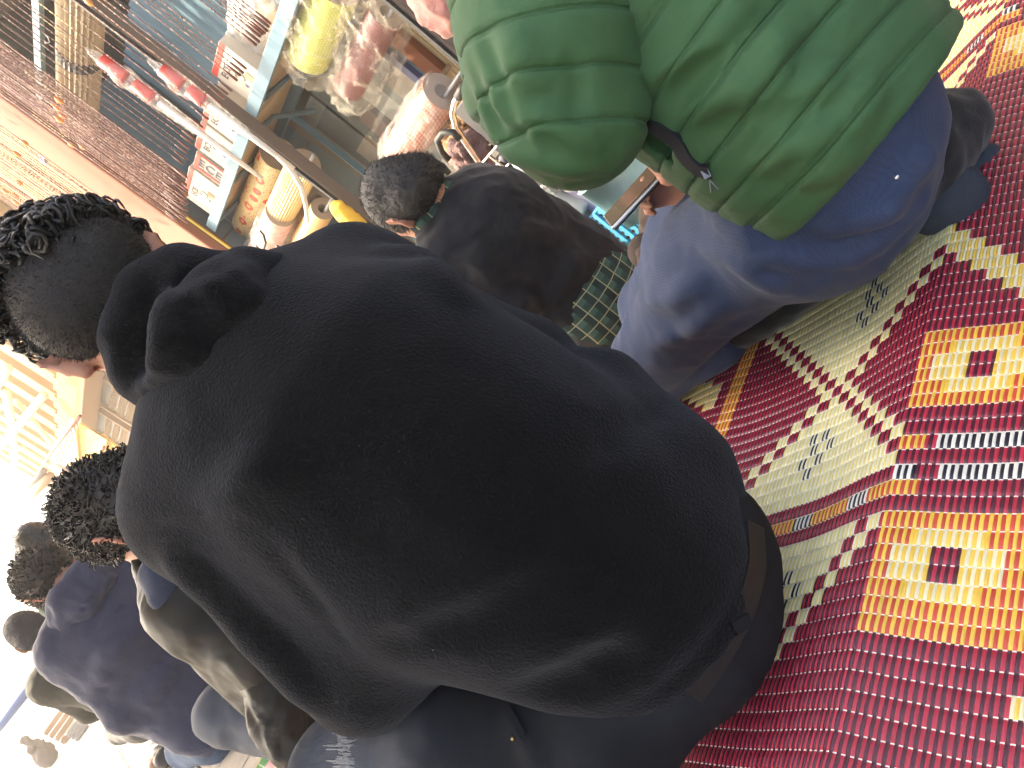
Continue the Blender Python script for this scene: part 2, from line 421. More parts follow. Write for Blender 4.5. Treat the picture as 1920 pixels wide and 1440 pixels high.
def hand(s, wrist, d, pal, th, sc=1., curl=.5):
    """wrist point, finger direction, palm normal, thumb side"""
    d = nrm(d); th = nrm(A(th)-d*np.dot(th, d)); pal = np.cross(d, th)*(1 if np.dot(np.cross(d, th), pal) > 0 else -1)
    s.ell(wrist+d*.045*sc, (d, th, pal), A([.052, .041, .017])*sc, .015)
    for i, (off, ln) in enumerate(((.030, .072), (.010, .080), (-.010, .076), (-.029, .060))):
        p = wrist+d*.085*sc+th*off*sc; q = p; a = .25*curl; ln = ln*sc; pts = [p]
        for seg, fr in enumerate((.45, .32, .23)):
            q = q+(d*math.cos(a)+pal*math.sin(a))*ln*fr; pts.append(q); a += curl*.9
        s.chain(pts, [.0095*sc, .009*sc, .0085*sc, .0072*sc], .006)
    p = wrist+d*.02*sc+th*.032*sc; q = p+(th*.7+d*.72+pal*.25)*.042*sc; t = q+(d*.9+th*.2+pal*.35)*.034*sc
    s.chain([p, q, t], [.014*sc, .0115*sc, .009*sc], .012)
    return s
def sides(s, J, sc, keys, g=0.): pass
def limbs(s, J, arm=1., g=0., which=('L', 'R')):
    for q in which:
        s.chain([J['sh'+q], J['el'+q], J['wr'+q]], [.062*arm+g, .046*arm+g, .030*arm+g], .035)
    return s
def torso(s, J, fr, g=0., w=1., kk=.06, fac=1.45):
    f = fr[1]
    s.chain([J['pelvis'], J['waist'], J['chest'], J['neck']], [.150*w+g, .140*w+g, .165*w+g, .075*w+g], kk, an=(f, fac))
    s.cone(J['shL'], J['shR'], .06*w+g, .06*w+g, .05)
    return s
def legs(s, J, g=0., w=1.):
    s.cone(J['hipL'], J['hipR'], .105*w+g, .105*w+g, .05)
    for q in 'LR': s.chain([J['hip'+q], J['kn'+q], J['an'+q]], [.092*w+g, .064*w+g, .046*w+g], .03)
    return s
def fullbody(J, fr, hc, hfr, sc=1., hands=True, g=-.02):
    """one continuous skin from scalp to toes, a little slimmer than the clothes over it"""
    s = Sdf(); torso(s, J, fr, g); limbs(s, J, .82); legs(s, J, g-.014)
    s.cone(J['neck'], hc-hfr[2]*.05*sc-hfr[1]*.015*sc, .055, .054*sc, .03)
    head_prims(s, hc, hfr, sc); face_prims(s, hc, hfr, sc)
    for q in 'LR':
        s.chain([J['an'+q], J['to'+q]], [.038, .026], .02)
        if hands: hand(s, J['wr'+q], J['wr'+q]-J['el'+q]-A([0, 0, .03]), -fr[2], fr[0]*(1 if q == 'L' else -1), .95, .5)
    return s
def locks(name, roots, nrmls, m, parent, ln=.03, r=.0022, curl=.006, turns=1.5, flow=(0, 0, 0), n=9, seed=1):
    """curly locks of hair, one mesh"""
    rg = np.random.default_rng(seed); b = MB()
    for p, nn in zip(roots, nrmls):
        t = nrm(nn*.55+A(flow)+rg.normal(0, .45, 3)); u = nrm(np.cross(t, rg.normal(0, 1, 3))); w = np.cross(t, u)
        L_ = ln*rg.uniform(.6, 1.25); ph = rg.uniform(0, 6.28); cu = curl*rg.uniform(.6, 1.5); tu = turns*rg.uniform(.6, 1.4)
        pts = []
        for i in range(n):
            x = i/(n-1); a = ph+tu*6.28*x
            pts.append(p-nn*.004+t*L_*x*(1-.25*x)+nn*.010*math.sin(x*3.1)*ln/.03+(u*math.cos(a)+w*math.sin(a))*cu*min(1, x*2.5))
        b.tube(pts, [r*(1-.75*(i/(n-1))**2)*rg.uniform(.85, 1.15) for i in range(n)], 4, cap=False)
    return b.build(name, m, parent, smooth=True)
def stubble(name, roots, nrmls, m, parent, ln=.008, w=.0005, flow=(0, 0, 0), seed=2):
    rg = np.random.default_rng(seed); n = len(roots); R = A(roots); N = A(nrmls)
    t = N+A(flow)+rg.normal(0, .28, (n, 3)); t /= np.linalg.norm(t, axis=1)[:, None]
    u = np.cross(t, rg.normal(0, 1, (n, 3))); u /= np.linalg.norm(u, axis=1)[:, None]
    L_ = (ln*rg.uniform(.5, 1.2, n))[:, None]; R = R-N*.002
    V = np.stack([R-u*w, R+u*w, R+t*L_], 1).reshape(-1, 3)
    return obj(name, V, np.arange(3*n).reshape(-1, 3), m, parent, smooth=False)
def scalp(hc, fr, n, cond, g=.006, sc=1., seed=3):
    rg = np.random.default_rng(seed); r, f, u = fr; d = rg.normal(0, 1, (n*4, 3)); d /= np.linalg.norm(d, axis=1)[:, None]
    keep = [cond(q) for q in d]; d = d[keep][:n]
    rad = A([.076, .094, .092])*sc+g; c = hc+u*.02*sc-f*.008*sc
    loc = d*rad; nn = d/rad; nn /= np.linalg.norm(nn, axis=1)[:, None]
    Mx = A([r, f, u]); return c+loc@Mx, nn@Mx
def cap_roots(o, hc, fr, n, cond, sc=1., seed=3):
    """points and normals on the hair cap itself, chosen by direction from the skull centre"""
    rg = np.random.default_rng(seed); me = o.data; b = loc_of(o); m = len(me.polygons); C = np.zeros(3*m); N = np.zeros(3*m)
    me.polygons.foreach_get('center', C); me.polygons.foreach_get('normal', N); C = C.reshape(-1, 3)+b; N = N.reshape(-1, 3)
    c = hc+fr[2]*.02*sc-fr[1]*.008*sc; Q = (C-c)@A(fr).T; Q /= np.linalg.norm(Q, axis=1)[:, None]
    ok = np.nonzero([cond(q) for q in Q])[0]; i = ok[rg.integers(0, len(ok), n)]
    return C[i]+rg.normal(0, .0018, (n, 3)), N[i]
def haircap(hc, fr, g=.006, sc=1., low=-.35, front=.55):
    """cap of hair: the skull shell cut away below the hairline and off the face"""
    r, f, u = fr; s = Sdf(); c = hc+u*.02*sc-f*.008*sc
    s.ell(c, fr, A([.076, .094, .092])*sc+g, .01)
    s.cone(c-f*.05*sc-u*.045*sc-r*.03*sc, c-f*.05*sc-u*.045*sc+r*.03*sc, .046*sc+g, .046*sc+g, .03)
    s.ell(c+f*.13*sc-u*.07*sc, fr, A([.11, .09, .115])*sc, .02, True)
    return s

# ------------------------------------------------------------------ the man in the black hooded fleece
def fleecenodes(N, L, b, tc):
    n = N.new('ShaderNodeTexNoise'); n.inputs['Scale'].default_value = 330; n.inputs['Detail'].default_value = 3; L.new(tc.outputs['Object'], n.inputs['Vector'])
    v = N.new('ShaderNodeTexNoise'); v.inputs['Scale'].default_value = 1400; L.new(tc.outputs['Object'], v.inputs['Vector'])
    ad = N.new('ShaderNodeMath'); ad.operation = 'MULTIPLY_ADD'; ad.inputs[1].default_value = .5; L.new(v.outputs[0], ad.inputs[0]); L.new(n.outputs[0], ad.inputs[2])
    bn = N.new('ShaderNodeBump'); bn.inputs['Strength'].default_value = .75; bn.inputs['Distance'].default_value = .0032; L.new(ad.outputs[0], bn.inputs['Height']); L.new(bn.outputs[0], b.inputs['Normal'])
    w = N.new('ShaderNodeTexVoronoi'); w.inputs['Scale'].default_value = 55; L.new(tc.outputs['Object'], w.inputs['Vector'])   # stray lint
    lt = N.new('ShaderNodeMath'); lt.operation = 'LESS_THAN'; lt.inputs[1].default_value = .035; L.new(w.outputs['Distance'], lt.inputs[0])
    cr = N.new('ShaderNodeMath'); cr.operation = 'GREATER_THAN'; cr.inputs[1].default_value = .93; L.new(w.outputs['Color'], cr.inputs[0])
    ml = N.new('ShaderNodeMath'); ml.operation = 'MULTIPLY'; L.new(lt.outputs[0], ml.inputs[0]); L.new(cr.outputs[0], ml.inputs[1])
    mx = N.new('ShaderNodeMix'); mx.data_type = 'RGBA'; mx.inputs[6].default_value = (.0036, .0036, .0041, 1); mx.inputs[7].default_value = (.25, .24, .23, 1)
    L.new(ml.outputs[0], mx.inputs[0]); L.new(mx.outputs[2], b.inputs['Base Color'])
M_FLEECE = mat('black_fleece', (.012, .012, .014), .9, sheen=.13, extra=fleecenodes, spec=.06)
MATS['black_fleece'].node_tree.nodes['Principled BSDF'].inputs['Sheen Tint'].default_value = (.85, .88, 1, 1)
def denim(name, c1, c2, wear, at=None):
    def ex(N, L, b, tc):
        n = N.new('ShaderNodeTexNoise'); n.inputs['Scale'].default_value = 9; n.inputs['Detail'].default_value = 6; L.new(tc.outputs['Object'], n.inputs['Vector'])
        f = N.new('ShaderNodeTexNoise'); f.inputs['Scale'].default_value = 900; L.new(tc.outputs['Object'], f.inputs['Vector'])
        ad = N.new('ShaderNodeMath'); ad.operation = 'MULTIPLY_ADD'; ad.inputs[1].default_value = .35; L.new(f.outputs[0], ad.inputs[0]); L.new(n.outputs[0], ad.inputs[2])
        mr = N.new('ShaderNodeMapRange'); mr.inputs[1].default_value = .5; mr.inputs[2].default_value = .85; mr.inputs[4].default_value = wear; L.new(ad.outputs[0], mr.inputs[0])
        fac = mr.outputs[0]
        if at is not None:                      # lighter thigh, darker waist: light and shade painted into the denim
            gm = N.new('ShaderNodeNewGeometry'); ds = N.new('ShaderNodeVectorMath'); ds.operation = 'DISTANCE'; L.new(gm.outputs['Position'], ds.inputs[0]); ds.inputs[1].default_value = tuple(at)
            m2 = N.new('ShaderNodeMapRange'); m2.interpolation_type = 'SMOOTHSTEP'; m2.inputs[1].default_value = .05; m2.inputs[2].default_value = .19; m2.inputs[3].default_value = 1; m2.inputs[4].default_value = .12; L.new(ds.outputs['Value'], m2.inputs[0])
            ml = N.new('ShaderNodeMath'); ml.operation = 'MULTIPLY'; L.new(m2.outputs[0], ml.inputs[0]); a2 = N.new('ShaderNodeMath'); a2.operation = 'ADD'; a2.inputs[1].default_value = .55; L.new(mr.outputs[0], a2.inputs[0]); L.new(a2.outputs[0], ml.inputs[1]); fac = ml.outputs[0]
        mx = N.new('ShaderNodeMix'); mx.data_type = 'RGBA'; mx.inputs[6].default_value = c1+(1,); mx.inputs[7].default_value = c2+(1,); L.new(fac, mx.inputs[0]); L.new(mx.outputs[2], b.inputs['Base Color'])
        bn = N.new('ShaderNodeBump'); bn.inputs['Strength'].default_value = .35; bn.inputs['Distance'].default_value = .001; L.new(f.outputs[0], bn.inputs['Height']); L.new(bn.outputs[0], b.inputs['Normal'])
    return mat(name, c1, .9, extra=ex, spec=.2)
M_BJEANS = denim('washed_black_denim_lit_thigh', (.0055, .006, .007), (.050, .060, .080), 1.0, W(740, 1410, .93))
J = dict(pelvis=W(1180, 1110, .85), waist=W(1090, 1050, .87), chest=W(660, 790, .90), neck=W(400, 630, .93),
         shL=W(378, 945, .88), elL=W(680, 1255, .86), wrL=W(800, 1290, 1.02),
         shR=W(670, 560, .99), elR=W(985, 690, 1.02), wrR=W(900, 900, 1.15),
         hipL=W(1080, 1300, .85), knL=W(650, 1430, .985), anL=W(900, 1330, 1.12), toL=W(1010, 1250, 1.12),
         hipR=W(1270, 1040, .92), knR=W(1030, 850, 1.22), anR=W(1080, 1150, 1.13), toR=W(1000, 1200, 1.08))
fr1 = frame(J['shR']-J['shL'], J['neck']-J['pelvis'])
hc1 = W(200, 572, .93)
hf1 = frame(W(345, 462, .95)-W(182, 712, .90), (W(0, 470, 1.0)-W(262, 588, .90)))
body = fullbody(J, fr1, hc1, hf1, .98)
P1 = tag(skin('person', body, M_SKIN, h=.009), 'seated man in a black hooded fleece and ripped black jeans, back to the camera', 'person')
s = Sdf()
f1 = fr1[1]
s.chain([W(1200, 1113, .808), W(1060, 1020, .82), W(860, 890, .84), W(660, 770, .86), W(500, 690, .885)], [.119, .138, .156, .160, .108], .07, an=(f1, 1.4))
s.chain([J['shL'], J['elL']], [.066, .058], .055); s.chain([J['elL'], J['wrL']], [.060, .045], .03)
s.chain([J['shR'], J['elR']], [.078, .062], .06); s.chain([J['elR'], J['wrR']], [.062, .045], .03)
s.cone(J['shL'], W(500, 690, .90), .066, .085, .06); s.cone(J['shR'], W(500, 690, .90), .075, .085, .06); s.cone(W(500, 690, .90), W(390, 625, .92), .085, .06, .05)
s.chain([W(1140, 730, .95), W(1262, 890, .88), W(1300, 1030, .85)], [.046, .05, .045], .06)      # slack cloth over the right hip
s.fold([(430, 930), (480, 890), (540, 880)], .010, .002, .03)
s.fold([(520, 1020), (570, 1085), (650, 1160), (730, 1215)], .011, .005, .018, True)
s.cone(W(500, 850, .875), W(780, 1060, .86), .095, .095, .08)
s.fold([(720, 1215), (800, 1190), (920, 1160), (1050, 1080)], .010, .004, .025, True)
s.fold([(980, 1300), (1080, 1280), (1180, 1220)], .008, .002, .03, True)
s.fold([(330, 1050), (420, 1130), (520, 1230), (580, 1310)], .012, .004, .03)
s.fold([(730, 480), (800, 500), (860, 560)], .014, .005, .03)
s.fold([(1360, 880), (1398, 960), (1408, 1040), (1380, 1120), (1310, 1230), (1220, 1310), (1120, 1360)], .006, .003, .010, True)
s.fold([(1250, 760), (1180, 800), (1120, 860)], .010, .003, .02, True)
s.fold([(250, 1000), (320, 985), (380, 1010)], .004, .002, .008, True)
FLE = skin('hooded_fleece', s, M_FLEECE, P1, h=.0062, wr=[(6, .0025), (18, .0008)], it=3)
# the hood lies collapsed on the upper back
hd = Sdf()
ring = [(430, 512, .89), (345, 512, .885), (272, 552, .865), (246, 622, .848), (255, 690, .845), (285, 755, .862)]
hd.chain([W(*p) for p in ring], [.024, .026, .028, .028, .025, .014], .02)
hd.chain([W(460, 515, .85), W(415, 565, .812), W(350, 640, .80), W(292, 738, .83)], [.030, .036, .033, .012], .022)
hd.chain([W(500, 512, .85), W(470, 575, .812), W(395, 655, .805)], [.016, .020, .013], .018)
hd.cone(W(335, 560, .90), W(320, 680, .89), .045, .035, .03); hd.cone(W(470, 520, .86), W(518, 494, .868), .024, .010, .02); hd.fold([(470, 500), (420, 540), (350, 560)], .007, .006, .010); hd.fold([(450, 610), (380, 660), (310, 735)], .006, .005, .010)
hd.fold([(345, 500), (318, 545), (308, 600), (300, 680), (262, 752)], .010, .008, .012)
hd.fold([(335, 570), (400, 545), (430, 570)], .009, .005, .014)
hd.fold([(318, 640), (370, 610), (430, 590), (480, 545)], .010, .007, .012)
hd.fold([(290, 560), (262, 620), (270, 700)], .014, .006, .016, True)
hd.fold([(350, 520), (380, 600), (340, 640)], .012, .005, .014, True)
skin('hood', hd, M_FLEECE, FLE, h=.005, wr=[(16, .002)])
jn = Sdf(); jn.chain([W(1235, 1140, .815), W(1100, 1060, .84)], [.118, .11], .05, an=(f1, 1.4))
jn.cone(W(1120, 1290, .84), W(1320, 1010, .86), .066, .066, .05); jn.cone(W(1200, 1230, .83), W(1300, 1110, .84), .062, .062, .05)
jn.chain([W(1110, 1370, .82), W(900, 1420, .86), W(655, 1452, .97)], [.088, .084, .068], .04); jn.chain([W(655, 1452, .98), J['anL']], [.064, .046], .03)
jn.chain([J['hipR'], J['knR'], J['anR']], [.09, .066, .046], .04)
jn.fold([(1300, 1330), (1180, 1395), (1060, 1440)], .006, .003, .01)
jn.fold([(1290, 1350), (1170, 1415)], .006, .002, .01, True)
jn.fold([(950, 1330), (990, 1400), (1010, 1440)], .008, .003, .012)
skin('jeans', jn, M_BJEANS, P1, h=.006, wr=[(14, .0022)])
JN = [c for c in P1.children if c.name.startswith('jeans')][0]
# waistband, belt, belt loops, rivet, torn knee
def band(sd, px, r, name, m, par, lift=.002, n=4, w2=None):
    pts = []
    for (x0, y0), (x1, y1) in zip(px[:-1], px[1:]):
        for i in range(8): pts.append((x0+(x1-x0)*i/8, y0+(y1-y0)*i/8))
    P = []
    for x, y in pts:
        h = sd.hit(x, y)
        if h is None: continue
        e = 2e-3; g = nrm(A([sd.ev((h+e*v)[None])[0]-sd.ev((h-e*v)[None])[0] for v in np.eye(3)])+1e-9); P.append((h, g))
    if len(P) < 3: return None
    for _ in range(6):
        if len(P) > 6: P = [P[0]]+[((P[i-1][0]+P[i][0]*2+P[i+1][0])/4, nrm(P[i-1][1]+P[i][1]*2+P[i+1][1])) for i in range(1, len(P)-1)]+[P[-1]]
    b = MB(); V = []; Fc = []
    for i, (p, g) in enumerate(P):
        t = nrm(P[min(i+1, len(P)-1)][0]-P[max(i-1, 0)][0]); sdv = np.cross(t, g)
        for a, o in ((-r, lift-.006), (-r, lift), (r, lift), (r, lift-.006)): V.append(p+sdv*a+g*o)
    for i in range(len(P)-1):
        for k in range(3): Fc.append((i*4+k, i*4+k+1, i*4+k+5, i*4+k+4))
    b.add(V, Fc); return b.build(name, m, par, smooth=False)
M_BELT = mat('worn_black_leather', (.0045, .0044, .0044), .6, ('noise', 160, .3, .002), (30, .5, (.008, .0075, .007)))
M_BRASS = mat('brass', (.6, .42, .18), .3, metal=1)
M_THREAD = mat('pale_denim_threads', (.22, .235, .25), .9, ('noise', 700, .8, .002), (90, .8, (.12, .135, .15)))
bandp = [(1408, 960), (1430, 1040), (1400, 1130), (1330, 1240), (1220, 1330), (1100, 1385)]
band(jn, [(1412, 985), (1418, 1060), (1392, 1150), (1340, 1245), (1290, 1310)], .011, 'belt', M_BELT, JN, .004)
band(jn, [(1392, 1160), (1360, 1180)], .006, 'belt_loop', M_BJEANS, JN, .012)
band(jn, [(945, 1310), (965, 1350), (985, 1385)], .0035, 'pocket_seam', M_BJEANS, JN, .004)
rv = jn.hit(961, 1385)
if rv is not None: MB().lathe(rv, CAM-rv, [(.0001, .003), (.0014, .003), (.002, .001), (.002, -.004)], 10).build('rivet', M_BRASS, JN, smooth=True)
tq = MB()                                             # frayed tear across the knee
for k in range(170):
    x = 644+8*math.sin(k)+random.uniform(-4, 4); y = 1366+74*k/170; wv = 14+9*math.sin(k*.09+1)+random.uniform(-7, 7); h0 = jn.hit(x-wv, y+random.uniform(-4, 4)); h1 = jn.hit(x+wv, y+random.uniform(-4, 4))
    if h0 is None or h1 is None: continue
    n0 = nrm(CAM-h0); tq.tube([h0+n0*.001, (h0+h1)/2+n0*random.uniform(.002, .006), h1+n0*.001], .0007, 3)
if tq.v: tq.build('torn_threads', M_THREAD, JN)
# hair: cropped sides, wet curls on top
cap = haircap(hc1, hf1, .004, .98); skin('hair', cap, M_HAIRS, P1, h=.005, it=1); HR = [c for c in P1.children if c.name.startswith('hair')][0]
R_, N_ = cap_roots(HR, hc1, hf1, 30000, lambda q: True, .98)
stubble('cropped_hair', R_, N_, M_HAIRC, HR, .006, .00042, -hf1[2]*.9)
R_, N_ = cap_roots(HR, hc1, hf1, 1900, lambda q: .80*q[2]+.55*q[0] > -.04+.14*math.sin(9*q[1]+4*q[0]) and q[2] > -.30, .98)
locks('curls', R_, N_, M_HAIRB, HR, .032, .0034, .0070, 1.1, hf1[1]*.1, 10)
# ------------------------------------------------------------------ the man in the green quilted jacket
def nylon(N, L, b, tc):
    n = N.new('ShaderNodeTexNoise'); n.inputs['Scale'].default_value = 60; n.inputs['Detail'].default_value = 6; n.inputs['Roughness'].default_value = .65; L.new(tc.outputs['Object'], n.inputs['Vector'])
    bn = N.new('ShaderNodeBump'); bn.inputs['Strength'].default_value = .22; bn.inputs['Distance'].default_value = .004; L.new(n.outputs[0], bn.inputs['Height']); L.new(bn.outputs[0], b.inputs['Normal'])
def quilted(org, ax, lat, lin, wamp, wfr, off, sp):
    """stitched quilting seams: crisp grooves at even steps along the garment's axis"""
    def f(N, L, b, tc):
        def mth(op, a, c=None):
            m = N.new('ShaderNodeMath'); m.operation = op
            for i, v in enumerate((a, c)):
                if v is None: continue
                if isinstance(v, (int, float)): m.inputs[i].default_value = v
                else: L.new(v, m.inputs[i])
            return m.outputs[0]
        g = N.new('ShaderNodeNewGeometry'); sb = N.new('ShaderNodeVectorMath'); sb.operation = 'SUBTRACT'; L.new(g.outputs['Position'], sb.inputs[0]); sb.inputs[1].default_value = tuple(org)
        def dot(v):
            d = N.new('ShaderNodeVectorMath'); d.operation = 'DOT_PRODUCT'; L.new(sb.outputs[0], d.inputs[0]); d.inputs[1].default_value = tuple(v); return d.outputs['Value']
        la = dot(lat); t = mth('ADD', dot(ax), mth('ADD', mth('MULTIPLY', la, lin), mth('MULTIPLY', mth('SINE', mth('MULTIPLY', la, wfr)), wamp)))
        n = N.new('ShaderNodeTexNoise'); n.inputs['Scale'].default_value = 60; n.inputs['Detail'].default_value = 6; n.inputs['Roughness'].default_value = .65; L.new(tc.outputs['Object'], n.inputs['Vector'])
        x = mth('DIVIDE', mth('SUBTRACT', t, off), sp); d = mth('MULTIPLY', mth('ABSOLUTE', mth('SUBTRACT', mth('FRACT', mth('ADD', x, .5)), .5)), sp)
        mr = N.new('ShaderNodeMapRange'); mr.interpolation_type = 'SMOOTHSTEP'; mr.inputs[1].default_value = 0; mr.inputs[2].default_value = .0032; L.new(d, mr.inputs[0])
        pk = N.new('ShaderNodeTexNoise'); pk.inputs['Scale'].default_value = 190; L.new(tc.outputs['Object'], pk.inputs['Vector'])     # puckers beside the stitching
        m2 = N.new('ShaderNodeMapRange'); m2.inputs[1].default_value = 0; m2.inputs[2].default_value = .012; m2.inputs[3].default_value = .5; m2.inputs[4].default_value = 0; L.new(d, m2.inputs[0])
        h = mth('ADD', mr.outputs[0], mth('ADD', mth('MULTIPLY', pk.outputs[0], m2.outputs[0]), mth('MULTIPLY', n.outputs[0], .35)))
        bn = N.new('ShaderNodeBump'); bn.inputs['Strength'].default_value = .8; bn.inputs['Distance'].default_value = .0026; L.new(h, bn.inputs['Height']); L.new(bn.outputs[0], b.inputs['Normal'])
    return f
def checkcloth(N, L, b, tc):
    ck = N.new('ShaderNodeTexVoronoi'); ck.inputs['Scale'].default_value = 330; ck.inputs['Randomness'].default_value = .15; L.new(tc.outputs['Object'], ck.inputs['Vector'])
    mr = N.new('ShaderNodeMapRange'); mr.inputs[1].default_value = .2; mr.inputs[2].default_value = .6; L.new(ck.outputs['Distance'], mr.inputs[0])
    mx = N.new('ShaderNodeMix'); mx.data_type = 'RGBA'; mx.inputs[6].default_value = (.015, .029, .074, 1); mx.inputs[7].default_value = (.026, .050, .118, 1); L.new(mr.outputs[0], mx.inputs[0]); L.new(mx.outputs[2], b.inputs['Base Color'])
    bn = N.new('ShaderNodeBump'); bn.inputs['Strength'].default_value = .3; bn.inputs['Distance'].default_value = .001; L.new(ck.outputs['Distance'], bn.inputs['Height']); L.new(bn.outputs[0], b.inputs['Normal'])
M_BLUECLOTH = mat('slate_blue_checked_cotton', (.09, .11, .22), .8, extra=checkcloth, sheen=.08)
M_ZIP = mat('black_zip_tape', (.008, .009, .014), .6)
M_STEEL = mat('steel', (.6, .6, .6), .3, metal=1)
M_SOCKF = mat('slate_sock', (.032, .042, .060), .95, ('noise', 400, .5, .002))
M_SOCK_SHADE = mat('sock_and_leg_shade', (.007, .008, .011), .95, ('noise', 400, .5, .002), sheen=.2)
J = dict(pelvis=A([.47, .93, .21]), waist=W(1520, 170, .93), chest=W(1180, -60, .93), neck=W(930, -260, .95),
         shL=W(1010, -120, .87), elL=W(1078, 215, .86), wrL=W(1105, 205, 1.09),
         shR=W(1130, -330, 1.10), elR=W(1390, 170, 1.22), wrR=W(1338, 345, 1.27),
         hipL=A([.40, .96, .19]), knL=A([.115, 1.385, .082]), anL=A([.46, 1.085, .052]), toL=A([.575, .985, .035]),
         hipR=A([.52, 1.06, .19]), knR=A([.30, 1.52, .08]), anR=A([.60, 1.20, .055]), toR=A([.70, 1.10, .035]))
fr2 = frame(J['shR']-J['shL'], J['neck']-J['pelvis'])
hc2 = J['neck']+A([-.05, .05, .14]); hf2 = frame(J['shR']-J['shL'], A([-.15, .15, 1]))
body = fullbody(J, fr2, hc2, hf2, .98, hands=False, g=-.045)
hand(body, J['wrR'], W(1240, 352, 1.28)-J['wrR'], W(1180, 400, 1.28)-W(1215, 340, 1.31), W(1240, 290, 1.24)-W(1270, 345, 1.27), .90, 1.15)
body.chain([W(1300, 334, 1.23), W(1252, 330, 1.185), W(1214, 298, 1.18)], [.016, .0125, .0095], .012)
body.chain([W(1285, 305, 1.30), W(1235, 285, 1.31), W(1196, 278, 1.31)], [.012, .0105, .009], .012)
hand(body, J['wrL'], A([-.3, .5, -.2]), A([0, 0, -1]), fr2[0], .9, .5)
P2 = tag(skin('person', body, M_SKIN, h=.006), 'kneeling man in a green quilted jacket and slate blue trousers, looking at a phone', 'person')
g2 = Sdf(); f2 = fr2[1]; ax2 = nrm(W(1130, -110, .93)-W(1590, 235, .93))
hemc = W(1597, 243, .93)
g2.chain([W(1592, 238, .93), W(1470, 140, .93), W(1230, -40, .93), W(1060, -170, .94)], [.158, .168, .178, .150], .06, an=(f2, 1.12))
g2.cone(J['shL'], J['neck'], .10, .08, .05); g2.cone(J['shR'], J['neck'], .10, .08, .05); g2.chain([J['shR'], J['elR'], W(1345, 330, 1.26)], [.088, .060, .040], .04)
g2.ell(hemc-ax2*.20, (ax2, fr2[0], f2), (.197, .4, .4), .010, True)       # cut off at the hem
g2.chain([W(1190, 215, .93), W(1270, 268, .95), W(1340, 350, .96)], [.020, .018, .015], .02)     # front edge falling open at the pocket
for px, r, o_ in (([(1230, 140), (1330, 60), (1400, 0)], .016, .008), ([(1300, 215), (1400, 130), (1490, 40)], .015, .007), ([(1400, 250), (1500, 190), (1560, 130)], .013, .006), ([(1470, 310), (1560, 250), (1640, 170)], .012, .005),
                ([(1360, 190), (1440, 150), (1460, 90)], .010, .006), ([(1500, 330), (1590, 290)], .010, .006), ([(1440, 300), (1480, 260), (1540, 250)], .010, .005)):
    g2.fold(px, r, o_, .022)
for px in ([(1195, 120), (1260, 90), (1340, 20)], [(1270, 190), (1350, 120)], [(1390, 280), (1440, 230), (1510, 200)], [(1330, 260), (1380, 200)], [(1430, 345), (1500, 320)]):
    g2.fold(px, .009, .003, .018, True)
g2.chain([W(1165, 205, .87), W(1235, 245, .885), W(1300, 300, .90)], [.010, .016, .012], .015, True)    # pocket mouth
M_GREEN = mat('green_nylon', (.042, .108, .046), .66, extra=quilted(hemc, ax2, fr2[0], 0., .018, 9., .0095, .0428), sheen=.05, spec=.22)
HEMP = [.012, .052, .094, .138, .182, .226, .27, .31]
def quilt(V, N):
    t = (V-hemc)@ax2+.018*np.sin(((V-hemc)@fr2[0])*9); d = np.zeros(len(V))
    for q in HEMP: x = np.abs(t-q); d -= .0048*np.exp(-(x/.0036)**2)-.0
    wr = vnoise(np.c_[t*30, (V-hemc)@fr2[0]*22, (V-hemc)@f2*22]); near = np.min(np.abs(t[:, None]-A(HEMP)), axis=1)
    return d+.0016*wr*np.exp(-near/.015)
JK = skin('quilted_jacket', g2, M_GREEN, P2, h=.0046, wr=[(11, .0022), (30, .0006)], disp=quilt)
sv = Sdf(); sv.chain([W(985, -190, .86), W(1015, -40, .85), W(1040, 90, .845), W(1078, 212, .86)], [.090, .092, .088, .074], .04)
sv.chain([W(1078, 212, .86), J['wrL']], [.070, .045], .03)
sv.chain([W(905, 60, .92), W(945, 170, .93), W(1010, 260, .92)], [.036, .040, .03], .03)
for px, r, o_ in (([(930, 150), (960, 200), (1010, 230)], .012, .004), ([(900, 190), (950, 270), (1010, 310)], .010, .004), ([(960, 60), (985, 130), (990, 170)], .012, .003), ([(1000, 280), (1050, 300), (1100, 310)], .010, .005), ([(985, 215), (1060, 250), (1110, 260)], .011, .005)):
    sv.fold(px, r, o_, .02)
for px in ([(905, 60), (925, 130), (950, 200), (990, 270)], [(885, 110), (905, 170), (940, 240)], [(1070, 90), (1085, 160), (1080, 200)], [(1000, 250), (1060, 285)]):
    sv.fold(px, .007, .002, .014, True)
axs = nrm(W(1015, -40, .85)-W(1078, 212, .86)); s0c = W(1000, 270, .86)
slat = nrm(W(1180, 250, .86)-W(900, 250, .86)); M_GREENS = mat('green_nylon_sleeve', (.042, .108, .046), .66, extra=quilted(W(1080, 250, .86), axs, slat, .12, 0., 1., -.005, .0478), sheen=.05, spec=.22)
def squilt(V, N):
    x = (V-W(1080, 250, .86))@axs+.12*((V-W(1080, 250, .86))@nrm(W(1180, 250, .86)-W(900, 250, .86))); d = 0*x
    for q in (-.005, .042, .090, .138, .186): e = np.abs(x-q); d -= .0042*np.exp(-(e/.0034)**2)
    return d+.0015*vnoise(V*45)*np.exp(-np.min(np.abs(x[:, None]-A([-.005, .042, .09, .138, .186])), axis=1)/.015)
skin('sleeve', sv, M_GREENS, JK, h=.0044, wr=[(10, .002), (30, .0006)], disp=squilt)
